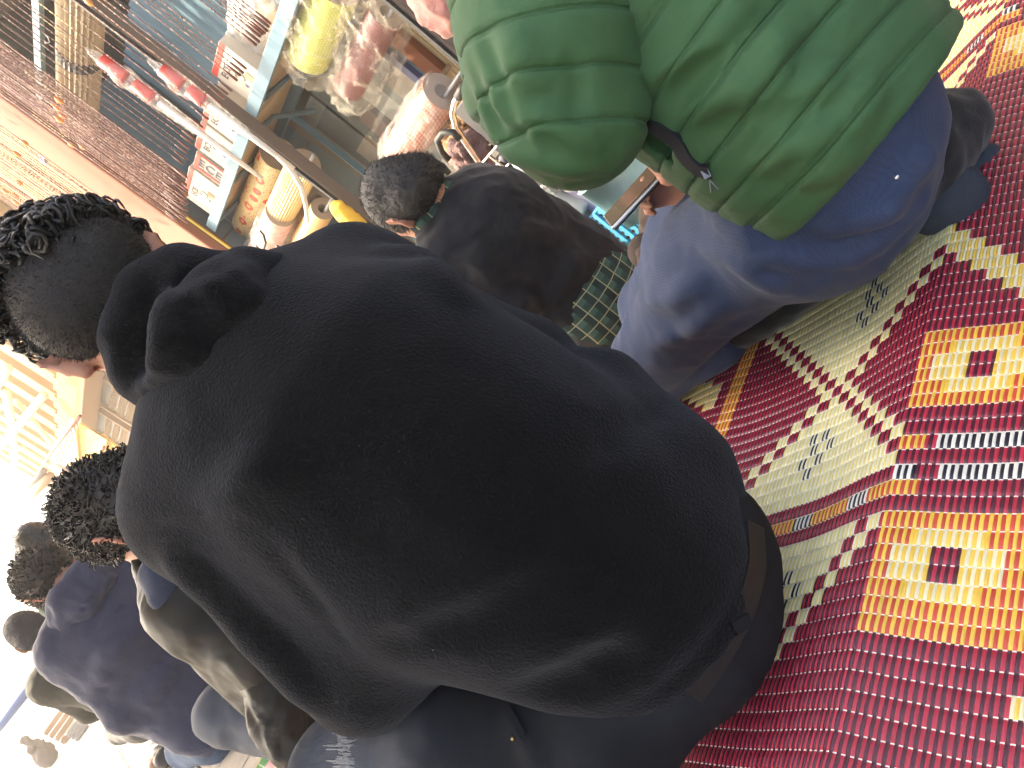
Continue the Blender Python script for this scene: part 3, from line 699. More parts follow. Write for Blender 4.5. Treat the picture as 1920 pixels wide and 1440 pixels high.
# pocket zip
zp = band(g2, [(1178, 215), (1230, 238), (1268, 262), (1290, 300), (1312, 318), (1335, 322)], .0085, 'pocket_zip', M_ZIP, JK, .004)
h = g2.hit(1330, 338)
if h is not None:
    n0 = nrm(CAM-h); dpx = nrm(W(1345, 360, 1)-W(1325, 320, 1)); zz = MB()
    zz.box(h+n0*.012-dpx*.008, dpx*.005, np.cross(dpx, n0)*.004, n0*.002); zz.tube([h+n0*.014, h+n0*.014+dpx*.012+np.cross(dpx, n0)*.004, h+n0*.013+dpx*.013-np.cross(dpx, n0)*.004, h+n0*.014], .0010, 5)
    zz.build('zip_pull', mat('gunmetal', (.16, .16, .17), .4, metal=.8), JK)
# trousers
t2 = Sdf(); t2.chain([A([.465, .94, .20]), W(1560, 250, .95)], [.118, .130], .05, an=(f2, 1.1)); t2.cone(J['hipL'], J['hipR'], .108, .108, .05)
t2.chain([W(1510, 375, 1.0), W(1355, 490, 1.16), W(1222, 662, 1.37)], [.102, .088, .068], .05); t2.chain([J['knL'], J['knL']*.55+J['anL']*.45], [.070, .060], .010)
t2.chain([J['hipR'], A([.40, 1.32, .15]), J['knR']], [.11, .095, .075], .05); t2.chain([J['knR'], J['anR']], [.07, .055], .03)
t2.fold([(1360, 420), (1420, 470), (1500, 480)], .012, .005, .02); t2.fold([(1560, 500), (1480, 545), (1400, 595), (1320, 655), (1240, 718)], .010, .005, .014, True)
t2.fold([(1330, 400), (1400, 430), (1440, 425)], .010, .004, .02); t2.fold([(1560, 430), (1640, 400), (1720, 320)], .010, .004, .02); t2.fold([(1480, 450), (1560, 470), (1650, 430)], .010, .003, .02, True)
for px, r, o_ in (([(1240, 640), (1300, 620), (1350, 570)], .010, .004), ([(1210, 560), (1260, 560), (1320, 520)], .010, .004), ([(1300, 450), (1380, 480), (1470, 540)], .014, .006), ([(1560, 480), (1640, 450), (1740, 370)], .012, .006), ([(1700, 300), (1760, 290), (1800, 250)], .010, .006), ([(1600, 400), (1690, 390)], .010, .005)): t2.fold(px, r, o_, .02)
TR = skin('trousers', t2, M_BLUECLOTH, P2, h=.0065, wr=[(10, .0035), (25, .001)])
h = t2.hit(1681, 332)
if h is not None: MB().lathe(h, CAM-h, [(.0001, .004), (.0022, .004), (.0032, .002), (.0032, -.004)], 12).build('rivet', M_STEEL, TR, smooth=True)
fs = Sdf(); fs.chain([J['anL'], J['toL'], J['toL']+A([.03, -.03, -.003])], [.048, .042, .030], .02); fs.ell(W(1775, 375, 1.03), np.eye(3), (.05, .05, .042), .03)
skin('sock', fs, M_SOCKF, P2, h=.006, wr=[(25, .0015)])
fs = Sdf(); fs.chain([J['knL']*.48+J['anL']*.52, J['anL']+A([.0, .0, .012])], [.052, .057], .03); fs.chain([W(1650, 310, 1.03), W(1790, 240, 1.05)], [.078, .048], .04); fs.cone(J['anL'], W(1700, 300, 1.04), .055, .06, .04)  # dark calf and seat shape put in where deep shade falls
skin('lower_leg_shade', fs, M_SOCK_SHADE, P2, h=.0065, wr=[(14, .004), (30, .0015)])
fs = Sdf(); fs.chain([J['anR'], J['toR']], [.046, .036], .02); skin('sock', fs, M_SOCK_SHADE, P2, h=.007, wr=[(25, .0015)])
c2 = haircap(hc2, hf2, .008, .98); skin('hair', c2, M_HAIRB, P2, h=.006, it=1)
# the phone in his hand
ph = empty('mobile_phone', W(1195, 355, 1.24), 'silver and black mobile phone in the hand of the man in the green jacket', 'phone')
e1 = nrm(W(1262, 285, 1.22)-W(1146, 412, 1.26)); vw = nrm(CAM-W(1195, 350, 1.24)); e2 = nrm(np.cross(e1, vw)); e2 = nrm(e2*.34+vw*.94-e1*np.dot(e2*.34+vw*.94, e1)); e3 = np.cross(e1, e2)
if np.dot(e3, W(1150, 330, 1)-W(1200, 380, 1)) < 0: e3 = -e3
M_PHB = mat('phone_black', (.01, .01, .012), .25); M_SCR = mat('phone_screen', (.11, .085, .055), .10, spec=.5)
pc = W(1203, 352, 1.24)
bevel(MB().box(pc, e1*.074, e2*.032, e3*.0042).build('case', M_STEEL, ph), .004, 3)
MB().box(pc+e3*.0046, e1*.071, e2*.029, e3*.0006).build('screen', M_SCR, ph); MB().box(pc-e3*.0046, e1*.072, e2*.030, e3*.0007).build('back', M_PHB, ph)

# ------------------------------------------------------------------ the other worshippers
def seated(lab, J, hc, hfr, top, legm, hairm, sc=1., hh=.010, topkw={}, g=.0, folds=(), wr=((12, .004), (28, .0015)), curly=0, capx=.006, garment='sweater', hands=True):
    fr = frame(J['shR']-J['shL'], J['neck']-J['pelvis'])
    P = tag(skin('person', fullbody(J, fr, hc, hfr, sc, hands), M_SKIN, h=hh), lab, 'person')
    t = Sdf(); torso(t, J, fr, g, 1.0, .07); limbs(t, J, 1.15+g*4); t.cone(J['shL'], J['chest'], .07+g, .12, .06); t.cone(J['shR'], J['chest'], .07+g, .12, .06)
    for px, r, o_ in folds: t.fold(px, r, abs(o_), .03, o_ < 0)
    tp = skin(garment, t, top, P, h=hh*.8, wr=list(wr))
    l = Sdf(); legs(l, J, .002, 1.0); l.cone(J['pelvis'], J['waist'], .14, .12, .05, an=(fr[1], 1.4)); skin('trousers', l, legm, P, h=hh, wr=[(14, .004)])
    cp = haircap(hc, hfr, capx, sc); hr = skin('hair', cp, hairm, P, h=hh*.6, it=1, wr=[(60, .002)])
    if curly:
        R_, N_ = cap_roots(hr, hc, hfr, curly, lambda q: True, sc); locks('curls', R_, N_, hairm, hr, .022, .0022, .0026, .6, -hfr[1]*.3-hfr[2]*.25, 6)
    else:
        R_, N_ = cap_roots(hr, hc, hfr, 5000, lambda q: True, sc); stubble('hair_ends', R_, N_, hairm, hr, .012, .0009, -hfr[2]*.6-hfr[1]*.3)
    return P, t, tp
M_NAVY = mat('navy_knit', (.0018, .0032, .0080), .92, ('noise', 300, .35, .002), sheen=.12)
M_DKTR = mat('dark_trousers', (.020, .022, .028), .85, ('noise', 200, .3, .002), sheen=.1)
def plaid(N, L, b, tc):
    sp = N.new('ShaderNodeSeparateXYZ'); L.new(tc.outputs['Object'], sp.inputs[0]); cur = (.020, .055, .048, 1); prev = None
    for ax_, sc_, col, th in (('Z', 30, (.04, .10, .085, 1), .5), ('X', 26, (.010, .03, .03, 1), .5), ('X', 26, (.30, .30, .18, 1), .93), ('Z', 30, (.30, .30, .18, 1), .93)):
        mt = N.new('ShaderNodeMath'); mt.operation = 'MULTIPLY'; mt.inputs[1].default_value = sc_; L.new(sp.outputs[ax_], mt.inputs[0])
        fr_ = N.new('ShaderNodeMath'); fr_.operation = 'FRACT'; L.new(mt.outputs[0], fr_.inputs[0]); gt = N.new('ShaderNodeMath'); gt.operation = 'GREATER_THAN'; gt.inputs[1].default_value = th; L.new(fr_.outputs[0], gt.inputs[0])
        mx = N.new('ShaderNodeMix'); mx.data_type = 'RGBA'; mx.inputs[7].default_value = col; L.new(gt.outputs[0], mx.inputs[0])
        if prev is None: mx.inputs[6].default_value = cur
        else: L.new(prev, mx.inputs[6])
        prev = mx.outputs[2]
    L.new(prev, b.inputs['Base Color'])
M_PLAID = mat('green_plaid_flannel', (.02, .05, .045), .9, extra=plaid)
J3 = dict(pelvis=W(1112, 548, 1.98), waist=W(1050, 498, 1.97), chest=W(930, 440, 1.93), neck=W(838, 405, 1.93), shL=W(850, 490, 1.88), elL=W(960, 590, 1.85), wrL=W(1000, 600, 2.05),
          shR=W(900, 375, 2.02), elR=W(1010, 420, 2.15), wrR=W(1030, 480, 2.25), hipL=W(1120, 600, 1.98), knL=W(1010, 610, 2.3), anL=W(1120, 560, 2.3), toL=W(1140, 540, 2.25), hipR=W(1135, 535, 2.08), knR=W(1090, 500, 2.45), anR=W(1110, 590, 2.3), toR=W(1090, 610, 2.25))
hf3 = frame(W(800, 345, 1.95)-W(760, 425, 1.88), W(705, 345, 1.95)-W(800, 400, 1.9))
P3_, t3, tp3 = seated('seated man in a navy sweater over a plaid shirt, greying hair', J3, W(768, 375, 1.90), hf3, M_NAVY, M_DKTR, M_HAIRG, .98, .010, folds=(([(880, 470), (930, 520)], .02, .008), ([(1050, 540), (1090, 480)], .02, .008), ([(960, 430), (1040, 440)], .015, .005)))
fr3 = frame(J3['shR']-J3['shL'], J3['neck']-J3['pelvis'])
q = Sdf(); q.cone(W(1125, 555, 1.97), W(1100, 540, 1.97), .150, .148, .04, an=(fr3[1], 1.42)); skin('shirt', q, M_PLAID, P3_, h=.009, wr=[(14, .004)])
q = Sdf(); q.cone(W(802, 389, 1.90), W(834, 404, 1.92), .071, .088, .02); skin('shirt_collar', q, M_PLAID, P3_, h=.008)
M_BLUEJ = mat('blue_cotton_jacket', (.015, .023, .066), .75, ('noise', 90, .3, .004), (5, .5, (.011, .017, .050)), sheen=.2)
M_JEAN = denim('blue_denim', (.050, .075, .13), (.14, .19, .28), .5)
J4 = dict(pelvis=W(385, 1320, 2.62), waist=W(320, 1270, 2.6), chest=W(225, 1185, 2.55), neck=W(150, 1115, 2.55), shL=W(130, 1215, 2.50), elL=W(230, 1335, 2.50), wrL=W(310, 1360, 2.65),
          shR=W(225, 1075, 2.62), elR=W(340, 1170, 2.72), wrR=W(380, 1240, 2.8), hipL=W(400, 1365, 2.66), knL=W(350, 1400, 2.85), anL=W(400, 1390, 2.72), toL=W(420, 1400, 2.7), hipR=W(420, 1300, 2.72), knR=W(380, 1260, 3.05), anR=W(430, 1330, 2.9), toR=W(440, 1350, 2.9))
hf4 = frame(W(135, 1050, 2.62)-W(80, 1125, 2.52), W(45, 1050, 2.65)-W(125, 1105, 2.5))
P4_, t4, tp4 = seated('seated man in a blue hooded jacket in the bright light, back to the camera', J4, W(96, 1085, 2.58), hf4, M_BLUEJ, M_JEAN, M_HAIRW, 1.0, .012, g=.012, curly=1400, capx=.008, garment='jacket', folds=(([(180, 1290), (200, 1230), (260, 1190)], .03, .01), ([(260, 1330), (300, 1280), (330, 1240)], .03, .01)))
q = Sdf(); q.chain([W(215, 1060, 2.56), W(160, 1080, 2.50), W(125, 1125, 2.45), W(105, 1175, 2.47)], [.035, .045, .045, .03], .03); q.chain([W(200, 1085, 2.50), W(165, 1130, 2.45), W(130, 1170, 2.45)], [.03, .04, .03], .03); skin('hood', q, M_BLUEJ, tp4, h=.011, wr=[(20, .006)])
M_LEATH = mat('dark_olive_leather', (.007, .0066, .0055), .52, ('noise', 60, .3, .003), (6, .3, (.010, .009, .0075)), spec=.25)
J5 = dict(pelvis=W(640, 1320, 1.70), waist=W(580, 1250, 1.68), chest=W(470, 1130, 1.66), neck=W(325, 1060, 1.62), shL=W(362, 1125, 1.54), elL=W(478, 1222, 1.50), wrL=W(560, 1340, 1.52),
          shR=W(390, 1010, 1.68), elR=W(480, 1100, 1.8), wrR=W(540, 1180, 1.9), hipL=W(600, 1345, 1.66), knL=W(428, 1338, 1.72), anL=W(560, 1300, 1.85), toL=W(600, 1260, 1.85), hipR=W(600, 1240, 1.70), knR=W(520, 1200, 2.0), anR=W(580, 1280, 1.9), toR=W(560, 1300, 1.85))
hf5 = frame(W(270, 915, 1.66)-W(225, 1000, 1.55), W(165, 925, 1.63)-W(265, 985, 1.57))
M_NAVY2 = mat('navy_sweatshirt', (.020, .030, .060), .9, ('noise', 250, .4, .002), sheen=.2)
P5_, t5, tp5 = seated('seated man with curly black hair in a black leather jacket and grey jeans', J5, W(232, 962, 1.60), hf5, M_LEATH, mat('grey_blue_denim', (.055, .066, .088), .85, ('noise', 500, .3, .001), (7, .5, (.085, .10, .13))), M_HAIRB, 1.05, .010, g=.004, curly=2600, capx=.010, garment='leather_jacket', wr=((9, .005), (24, .002)))
q = Sdf(); q.chain([W(335, 1030, 1.56), W(312, 1075, 1.50), W(312, 1115, 1.48)], [.035, .040, .035], .03); skin('sweatshirt_collar', q, M_NAVY2, P5_, h=.009, wr=[(20, .003)])
q = Sdf(); q.chain([W(500, 1285, 1.50), W(522, 1355, 1.48), W(548, 1420, 1.47)], [.045, .042, .03], .03, an=(FV, 1.8)); q.cone(W(510, 1290, 1.49), W(575, 1400, 1.5), .04, .035, .03); skin('jacket_hem', q, M_LEATH, tp5, h=.008, wr=[(25, .006)])
M_OLIVE = mat('olive_cloth', (.032, .031, .026), .85, ('noise', 90, .3, .003)); M_DKGRN = mat('dark_green_cloth', (.02, .045, .035), .85, ('noise', 90, .3, .003)); M_CAP = mat('dark_knit_cap', (.02, .02, .03), .9, ('noise', 250, .5, .003))
def bg_sit(x, y, dep, lab, top, capm, sc=1.):
    c = W(x, y, dep); R = nrm(A([.80, .6, 0])); f = A([-.6, .8, 0]); z = A([0, 0, 1.]); b = c-z*.30*sc-f*.06
    Jb = dict(neck=c-z*.13-f*.03, chest=c-z*.28-f*.04, waist=c-z*.46-f*.06, pelvis=c-z*.58-f*.08)
    for q_, sg in (('L', -1), ('R', 1)):
        Jb['sh'+q_] = c-z*.20+R*sg*.15-f*.03; Jb['el'+q_] = c-z*.42+R*sg*.15+f*.12; Jb['wr'+q_] = c-z*.52+R*sg*.10+f*.26
        Jb['hip'+q_] = c-z*.64+R*sg*.09; Jb['kn'+q_] = c-z*.62+R*sg*.14+f*.36; Jb['an'+q_] = c-z*.70-R*sg*.02+f*.30; Jb['to'+q_] = c-z*.72-R*sg*.12+f*.32
    P, t, tp = seated(lab, Jb, c, (R, nrm(f-z*.25), nrm(z+f*.25)), top, M_DKTR, capm, sc, .014, hands=False, garment='jacket')
    return P
bg_sit(58, 1186, 3.7, 'seated man in a dark cap and olive jacket behind the blue jacket', M_OLIVE, M_CAP)
bg_sit(78, 1022, 3.5, 'man in dark green whose dark hair shows above the blue hood', M_DKGRN, M_HAIRB)
# ================================================================== the shop on the right-hand side of the street
Z = A([0, 0, 1.])
def sbox(mb, a0, a1, D0, D1, z0, z1, col=None):
    return mb.box(S3((a0+a1)/2, (D0+D1)/2, (z0+z1)/2), DS*(a1-a0)/2, NS*(D1-D0)/2, Z*(z1-z0)/2, col)
def part(name, m, par, a0, a1, D0, D1, z0, z1, bv=0, origin=None):
    o = sbox(MB(), a0, a1, D0, D1, z0, z1).build(name, m, par, origin)
    if bv: bevel(o, bv)
    return o
M_TEAL = mat('blue_painted_steel', (.11, .21, .28), .45, ('noise', 30, .1, .005), (6, .5, (.085, .17, .235)))
M_TEALD = mat('dark_blue_steel', (.07, .12, .17), .5, None, (9, .5, (.10, .16, .2)))
M_TAUPE = mat('taupe_door_frame', (.14, .105, .08), .55, None, (8, .4, (.10, .075, .056)))
M_BLACKR = mat('black_rubber', (.012, .012, .013), .6)
M_CARD = mat('tan_board', (.34, .25, .155), .8, ('noise', 20, .1, .005), (4, .5, (.36, .26, .16)))
M_OCHRE = mat('ochre_plaster', (.27, .155, .072), .9, ('noise', 35, .3, .008), (2, .4, (.24, .13, .058)))
M_TERRA = mat('terracotta_paint', (.24, .078, .034), .7, None, (5, .5, (.20, .062, .028)))
M_INT = mat('dim_shop_plaster', (.30, .24, .17), .9, ('noise', 20, .2, .01), (2, .6, (.22, .18, .13)))
M_DARK = mat('dark_panel', (.035, .03, .026), .6, None, (6, .5, (.06, .05, .04)))
M_GALV = mat('galvanised_steel', (.42, .43, .42), .4, None, (12, .4, (.33, .34, .34)), metal=.6)
M_NAVYP = mat('navy_painted_steel', (.02, .03, .12), .4)
M_WHITE = mat('white_card', (.56, .52, .45), .6, None, (5, .3, (.48, .43, .36))); M_REDP = mat('red_print', (.60, .05, .035), .55); M_GREYP = mat('grey_print', (.42, .40, .36), .6); M_INK = mat('dark_ink', (.03, .03, .06), .6); M_INKB = mat('blue_ink', (.06, .07, .25), .6)
M_PLAST = mat('clear_film', (.92, .90, .84), .12, ('noise', 28, .9, .02), alpha=.15, spec=.7)
M_PLASTW = mat('milky_film', (.9, .88, .82), .2, ('noise', 28, .7, .02), alpha=.35, spec=.6)
M_PLASTB = mat('bag_film', (.85, .80, .66), .15, ('noise', 40, 1.0, .02), alpha=.14, spec=.6)
M_GLASS = mat('cabinet_glass', (.55, .62, .62), .03, alpha=.16, spec=.8)
shop = empty('shop_building', S3(2.6, 2.9, 0), 'open shop front with blue sheet metal panels behind the shelves', 'shop')
part('back_wall', M_INT, shop, .2, 4.16, 3.0, 3.12, 0, 3.4); part('side_wall', M_OCHRE, shop, 4.16, 4.30, 2.02, 3.12, 0, 3.4)
part('ceiling', M_INT, shop, .2, 4.16, 2.05, 3.0, 2.75, 2.85); part('door_post', M_TERRA, shop, 4.03, 4.33, 1.93, 2.018, 0, 2.72, .012); part('lining_panel', M_TEAL, shop, 4.125, 4.158, 2.03, 2.93, .0, 1.22, .004)
for k in range(6): part('side_sheet', M_TEAL if k % 3 else M_TEALD, shop, 4.13+.004*(k % 2), 4.157, 2.03+k*.15, 2.172+k*.15, 1.23, 2.2, .006)
for k in range(3): part('side_shutter', M_DARK, shop, 4.13, 4.157, 2.03+k*.3, 2.32+k*.3, 2.205, 2.74, .006)
part('upper_board', M_TAUPE, shop, 4.122, 4.158, 2.03, 2.93, 2.201, 2.2045)
for k in range(7):                                                       # corrugated blue sheets
    a0 = 2.0+k*.29; b = MB(); V = []; Fc = []; n = 28
    for i in range(n+1):
        a = a0+.285*i/n; D = 2.50+.008*math.cos(i*2*math.pi/7)
        for z_ in (1.30, 2.16): V.append(S3(a, D, z_))
    for i in range(n): Fc.append((2*i, 2*i+1, 2*i+3, 2*i+2))
    b.add(V, Fc); o = b.build('sheet_panel', M_TEAL, shop); md = o.modifiers.new('solid', 'SOLIDIFY'); md.thickness = .003
for k in range(4): part('dark_shutter', M_DARK, shop, 2.62+k*.38, 2.97+k*.38, 2.62, 2.66, 2.17, 2.72, .006)
b = MB().tube([S3(4.01, 1.985, 0), S3(4.0, 1.982, .9), S3(4.015, 1.985, 1.5), S3(4.16, 1.99, 1.75), S3(4.2, 2.0, 2.6)], .008, 6).build('cable', mat('yellow_cable', (.62, .48, .06), .5), shop, smooth=True)
# door frame rail and shelf rack
rack = empty('shelf_rack', S3(2.9, 2.15, 0), 'blue steel shelf rack with tan undersides standing in the shop front', 'shelf')
for a_, m1, w in ((2.98, M_TAUPE, .017), (1.92, M_TAUPE, .016)):
    part('post', m1, rack, a_-w, a_+w, 1.96, 2.02, 0, 2.75, .004); part('rubber_strip', M_BLACKR, rack, a_-.006, a_+.008, 1.945, 1.9598, 0, 2.75)
for a0, a1 in ((1.97, 2.94), (3.02, 4.0)):
    part('shelf_board', M_CARD, rack, a0, a1, 2.024, 2.36, 1.285, 1.300); part('shelf_edge', M_TEAL, rack, a0, a1, 2.004, 2.022, 1.262, 1.318, .002)
    part('shelf_rail', M_TEALD, rack, a0, a1, 2.362, 2.40, 1.24, 1.318, .003)
    for q in (.12, .5, .9):
        aa = a0+(a1-a0)*q; bb = MB().tube([S3(aa, 2.03, 1.272), S3(aa, 2.2, 1.262), S3(aa, 2.37, 1.15)], .012, 6); bb.build('bracket', M_TEALD, rack)
for a_, D_ in ((2.56, 2.40), (3.35, 2.42), (2.02, 2.40)):
    part('slotted_post', M_GALV, rack, a_-.022, a_+.022, D_, D_+.006, 0, 1.24); part('post_flange', M_TEAL, rack, a_-.026, a_-.0225, D_-.03, D_+.006, 0, 1.24)
    hb = MB()
    for i in range(28):
        for q in (-.009, .009): sbox(hb, a_+q-.004, a_+q+.004, D_-.0015, D_-.0003, .05+i*.042, .062+i*.042)
    tag(hb.build('slot_holes', M_BLACKR, rack), kind='stuff')
part('tie_bar', M_NAVYP, rack, 2.465, 2.50, 2.30, 2.33, .4, 1.24, .003); part('tie_bar', M_TEAL, rack, 2.30, 2.34, 2.44, 2.47, .3, 1.24, .003)
part('top_bar', M_TEAL, rack, 3.0, 4.5, 1.98, 2.01, 2.22, 2.255, .002)
for i in range(5): MB().tube([S3(3.1+i*.3, 1.995, 2.222), S3(3.1+i*.3, 1.99, 2.19), S3(3.11+i*.3, 1.98, 2.175), S3(3.12+i*.3, 1.97, 2.19)], .003, 5).build('hook', M_GALV, rack, smooth=True)
# rolled ribbed blind under the top bar
M_RIB = mat('ribbed_reed_blind', (.36, .29, .19), .7, None, (9, .5, (.28, .22, .14)))
bl = empty('rolled_blind', S3(3.7, 2.02, 1.98), 'rolled-up tan ribbed blind hanging under the blue bar', 'blind')
def fluted(name, m, par, c0, c1, r, n=26, amp=.06):
    c0, c1 = A(c0), A(c1); ax = nrm(c1-c0); u = nrm(np.cross(ax, Z)); w = np.cross(ax, u); V = []; Fc = []; N = n*4
    for p in (c0, c1):
        for k_ in range(N):
            a = 2*math.pi*k_/N; rr = r*(1+amp*math.cos(n*a)); V.append(p+rr*(u*math.cos(a)+w*math.sin(a)))
    for k_ in range(N): Fc.append((k_, (k_+1) % N, N+(k_+1) % N, N+k_))
    Fc += [tuple(range(N))[::-1], tuple(range(N, 2*N))]
    return MB().add(V, Fc).build(name, m, par)
fluted('blind_roll', M_RIB, bl, S3(2.75, 2.05, 2.085), S3(3.42, 2.05, 2.085), .088); fluted('blind_roll', M_RIB, bl, S3(3.47, 2.05, 2.085), S3(4.40, 2.05, 2.085), .088)
fluted('strap', M_BLACKR, bl, S3(3.415, 2.05, 2.085), S3(3.475, 2.05, 2.085), .092, 26, .03)
# boxes lettered ECE on the shelf
def text3(txt, size, o, ex, ey, m, par, name='lettering'):
    cu = bpy.data.curves.new('t', 'FONT'); cu.body = txt; cu.size = size; cu.extrude = .0004; cu.align_x = 'CENTER'; cu.align_y = 'CENTER'
    ob = bpy.data.objects.new('t', cu); COL.objects.link(ob); dg = bpy.context.evaluated_depsgraph_get(); me = ob.evaluated_get(dg).to_mesh()
    ez = np.cross(ex, ey); V = [o+ex*v.co.x+ey*v.co.y+ez*v.co.z for v in me.vertices]; Fc = [list(p.vertices) for p in me.polygons]
    bpy.data.objects.remove(ob); return obj(name, V, Fc, m, par, smooth=False)
def carton(a0, a1, z1, lab, style):
    bx = empty('carton', S3((a0+a1)/2, 2.13, 1.302), lab, 'box', 'white cartons on the upper shelf')
    bevel(sbox(MB(), a0, a1, 2.034, 2.25, 1.3035, z1).build('box_body', M_WHITE if style != 2 else M_GREYP, bx), .003, 1)
    Df = 2.0325; am = (a0+a1)/2
    part('red_stripe', M_REDP, bx, a0+.002, a1-.002, Df-.0005, Df+.001, z1-.028, z1-.004)
    if style == 2:
        part('red_stripe', M_REDP, bx, a0+.002, a0+.016, Df-.0015, Df-.0007, 1.31, z1-.03); part('red_stripe', M_REDP, bx, a1-.03, a1-.012, Df-.0015, Df-.0007, 1.31, z1-.03)
        text3('ECE', .075, S3(am, Df-.001, 1.39), -Z, -DS, M_INK, bx)
    else:
        text3('ECE', .045, S3(am+.03, Df-.001, z1-.06), -DS, Z, M_INK, bx)
        rg = MB().tube([S3(am-.0+.018*math.cos(t), Df-.001, 1.385+.022*math.sin(t)) for t in np.linspace(.4, 5.6, 14)], .0022, 4); rg.build('emblem', M_GREYP, bx)
        text3('4', .03, S3(am+.02, Df-.001, 1.345), -DS, Z, M_INKB, bx, 'lettering'); part('beige_print', M_CARD, bx, am-.05, am-.015, Df-.0006, Df+.0003, 1.325, 1.37)
carton(2.72, 2.92, 1.50, 'white carton with red top stripe behind the dark door post', 1); carton(3.05, 3.24, 1.49, 'white carton with red edge just past the door post', 1); carton(3.26, 3.47, 1.49, 'white carton with red edge beside the grey one', 1)
carton(3.49, 3.63, 1.475, 'grey carton with two red stripes lettered ECE', 2); carton(3.65, 3.93, 1.49, 'white carton farthest along the shelf, behind the bead strands', 1)
# bagged goods on the near part of the shelf
pb = Sdf(); pb.chain([S3(2.12, 2.2, 1.40), S3(2.5, 2.2, 1.42), S3(2.78, 2.22, 1.44)], [.12, .13, .11], .05); bag = tag(skin('bagged_goods', pb, M_PLASTW, h=.012, wr=[(16, .02), (34, .008)]), 'crumpled clear plastic bag of goods on the shelf under the bead strands', 'bag')
for k in range(5): part('packet', [M_CARD, M_WHITE, M_TEAL, M_CARD, M_WHITE][k], bag, 2.1+.13*k, 2.2+.13*k, 2.13, 2.24, 1.31+.01*(k % 2), 1.44+.03*(k % 3), .004)
# rolls on rods
def ringfloral(N, L, b, tc):
    v = N.new('ShaderNodeTexVoronoi'); v.inputs['Scale'].default_value = 13; v.inputs['Randomness'].default_value = .35; L.new(tc.outputs['Object'], v.inputs['Vector'])
    cr = N.new('ShaderNodeValToRGB'); cr.color_ramp.interpolation = 'CONSTANT'; e = cr.color_ramp.elements
    e[0].color = (.70, .50, .24, 1); e[1].position = .16; e[1].color = (.62, .08, .03, 1)
    for p, c in ((.36, (.72, .54, .28, 1)), (.46, (.72, .54, .28, 1))): q = e.new(p); q.color = c
    L.new(v.outputs['Distance'], cr.inputs[0])
    w = N.new('ShaderNodeTexVoronoi'); w.inputs['Scale'].default_value = 75; L.new(tc.outputs['Object'], w.inputs['Vector'])
    lt = N.new('ShaderNodeMath'); lt.operation = 'LESS_THAN'; lt.inputs[1].default_value = .22; L.new(w.outputs['Distance'], lt.inputs[0])
    g1 = N.new('ShaderNodeMath'); g1.operation = 'GREATER_THAN'; g1.inputs[1].default_value = .38; L.new(v.outputs['Distance'], g1.inputs[0]); ml = N.new('ShaderNodeMath'); ml.operation = 'MULTIPLY'; L.new(lt.outputs[0], ml.inputs[0]); L.new(g1.outputs[0], ml.inputs[1])
    mx = N.new('ShaderNodeMix'); mx.data_type = 'RGBA'; mx.inputs[7].default_value = (.12, .08, .035, 1); L.new(ml.outputs[0], mx.inputs[0]); L.new(cr.outputs[0], mx.inputs[6]); L.new(mx.outputs[2], b.inputs['Base Color'])
def redpatch(N, L, b, tc):
    ck = N.new('ShaderNodeTexChecker'); ck.inputs['Scale'].default_value = 11; ck.inputs[1].default_value = (.26, .026, .017, 1); ck.inputs[2].default_value = (.30, .10, .065, 1); L.new(tc.outputs['Object'], ck.inputs['Vector'])
    v = N.new('ShaderNodeTexVoronoi'); v.inputs['Scale'].default_value = 90; v.inputs['Randomness'].default_value = 0; L.new(tc.outputs['Object'], v.inputs['Vector'])
    gt = N.new('ShaderNodeMath'); gt.operation = 'GREATER_THAN'; gt.inputs[1].default_value = .5; L.new(v.outputs['Distance'], gt.inputs[0])
    mx = N.new('ShaderNodeMix'); mx.data_type = 'RGBA'; mx.inputs[7].default_value = (.36, .20, .14, 1); L.new(gt.outputs[0], mx.inputs[0]); L.new(ck.outputs[0], mx.inputs[6]); L.new(mx.outputs[2], b.inputs['Base Color'])
def nettex(c1, c2, sc=120):
    def f(N, L, b, tc):
        v = N.new('ShaderNodeTexVoronoi'); v.inputs['Scale'].default_value = sc; v.inputs['Randomness'].default_value = .1; L.new(tc.outputs['Object'], v.inputs['Vector'])
        mr = N.new('ShaderNodeMapRange'); mr.inputs[1].default_value = .35; mr.inputs[2].default_value = .55; L.new(v.outputs['Distance'], mr.inputs[0])
        mx = N.new('ShaderNodeMix'); mx.data_type = 'RGBA'; mx.inputs[6].default_value = c1+(1,); mx.inputs[7].default_value = c2+(1,); L.new(mr.outputs[0], mx.inputs[0]); L.new(mx.outputs[2], b.inputs['Base Color'])
    return f
M_ROLLS = dict(floral=mat('ring_print_oilcloth', (.7, .5, .25), .45, extra=ringfloral), red=mat('red_patchwork_oilcloth', (.6, .1, .06), .4, extra=redpatch), cream=mat('cream_ribbed_mat', (.58, .41, .17), .5), tan=mat('tan_wood_print', (.55, .34, .14), .5, None, (12, .6, (.42, .24, .09))),
               yellow=mat('yellow_net', (.62, .60, .10), .5, extra=nettex((.58, .62, .16), (.40, .45, .10))), pink=mat('mauve_net', (.42, .16, .17), .5, extra=nettex((.22, .065, .075), (.12, .03, .036))), rose=mat('rose_print', (.60, .36, .30), .5, None, (22, .7, (.40, .14, .13))))
M_CORE = mat('cardboard_core', (.40, .31, .24), .8)
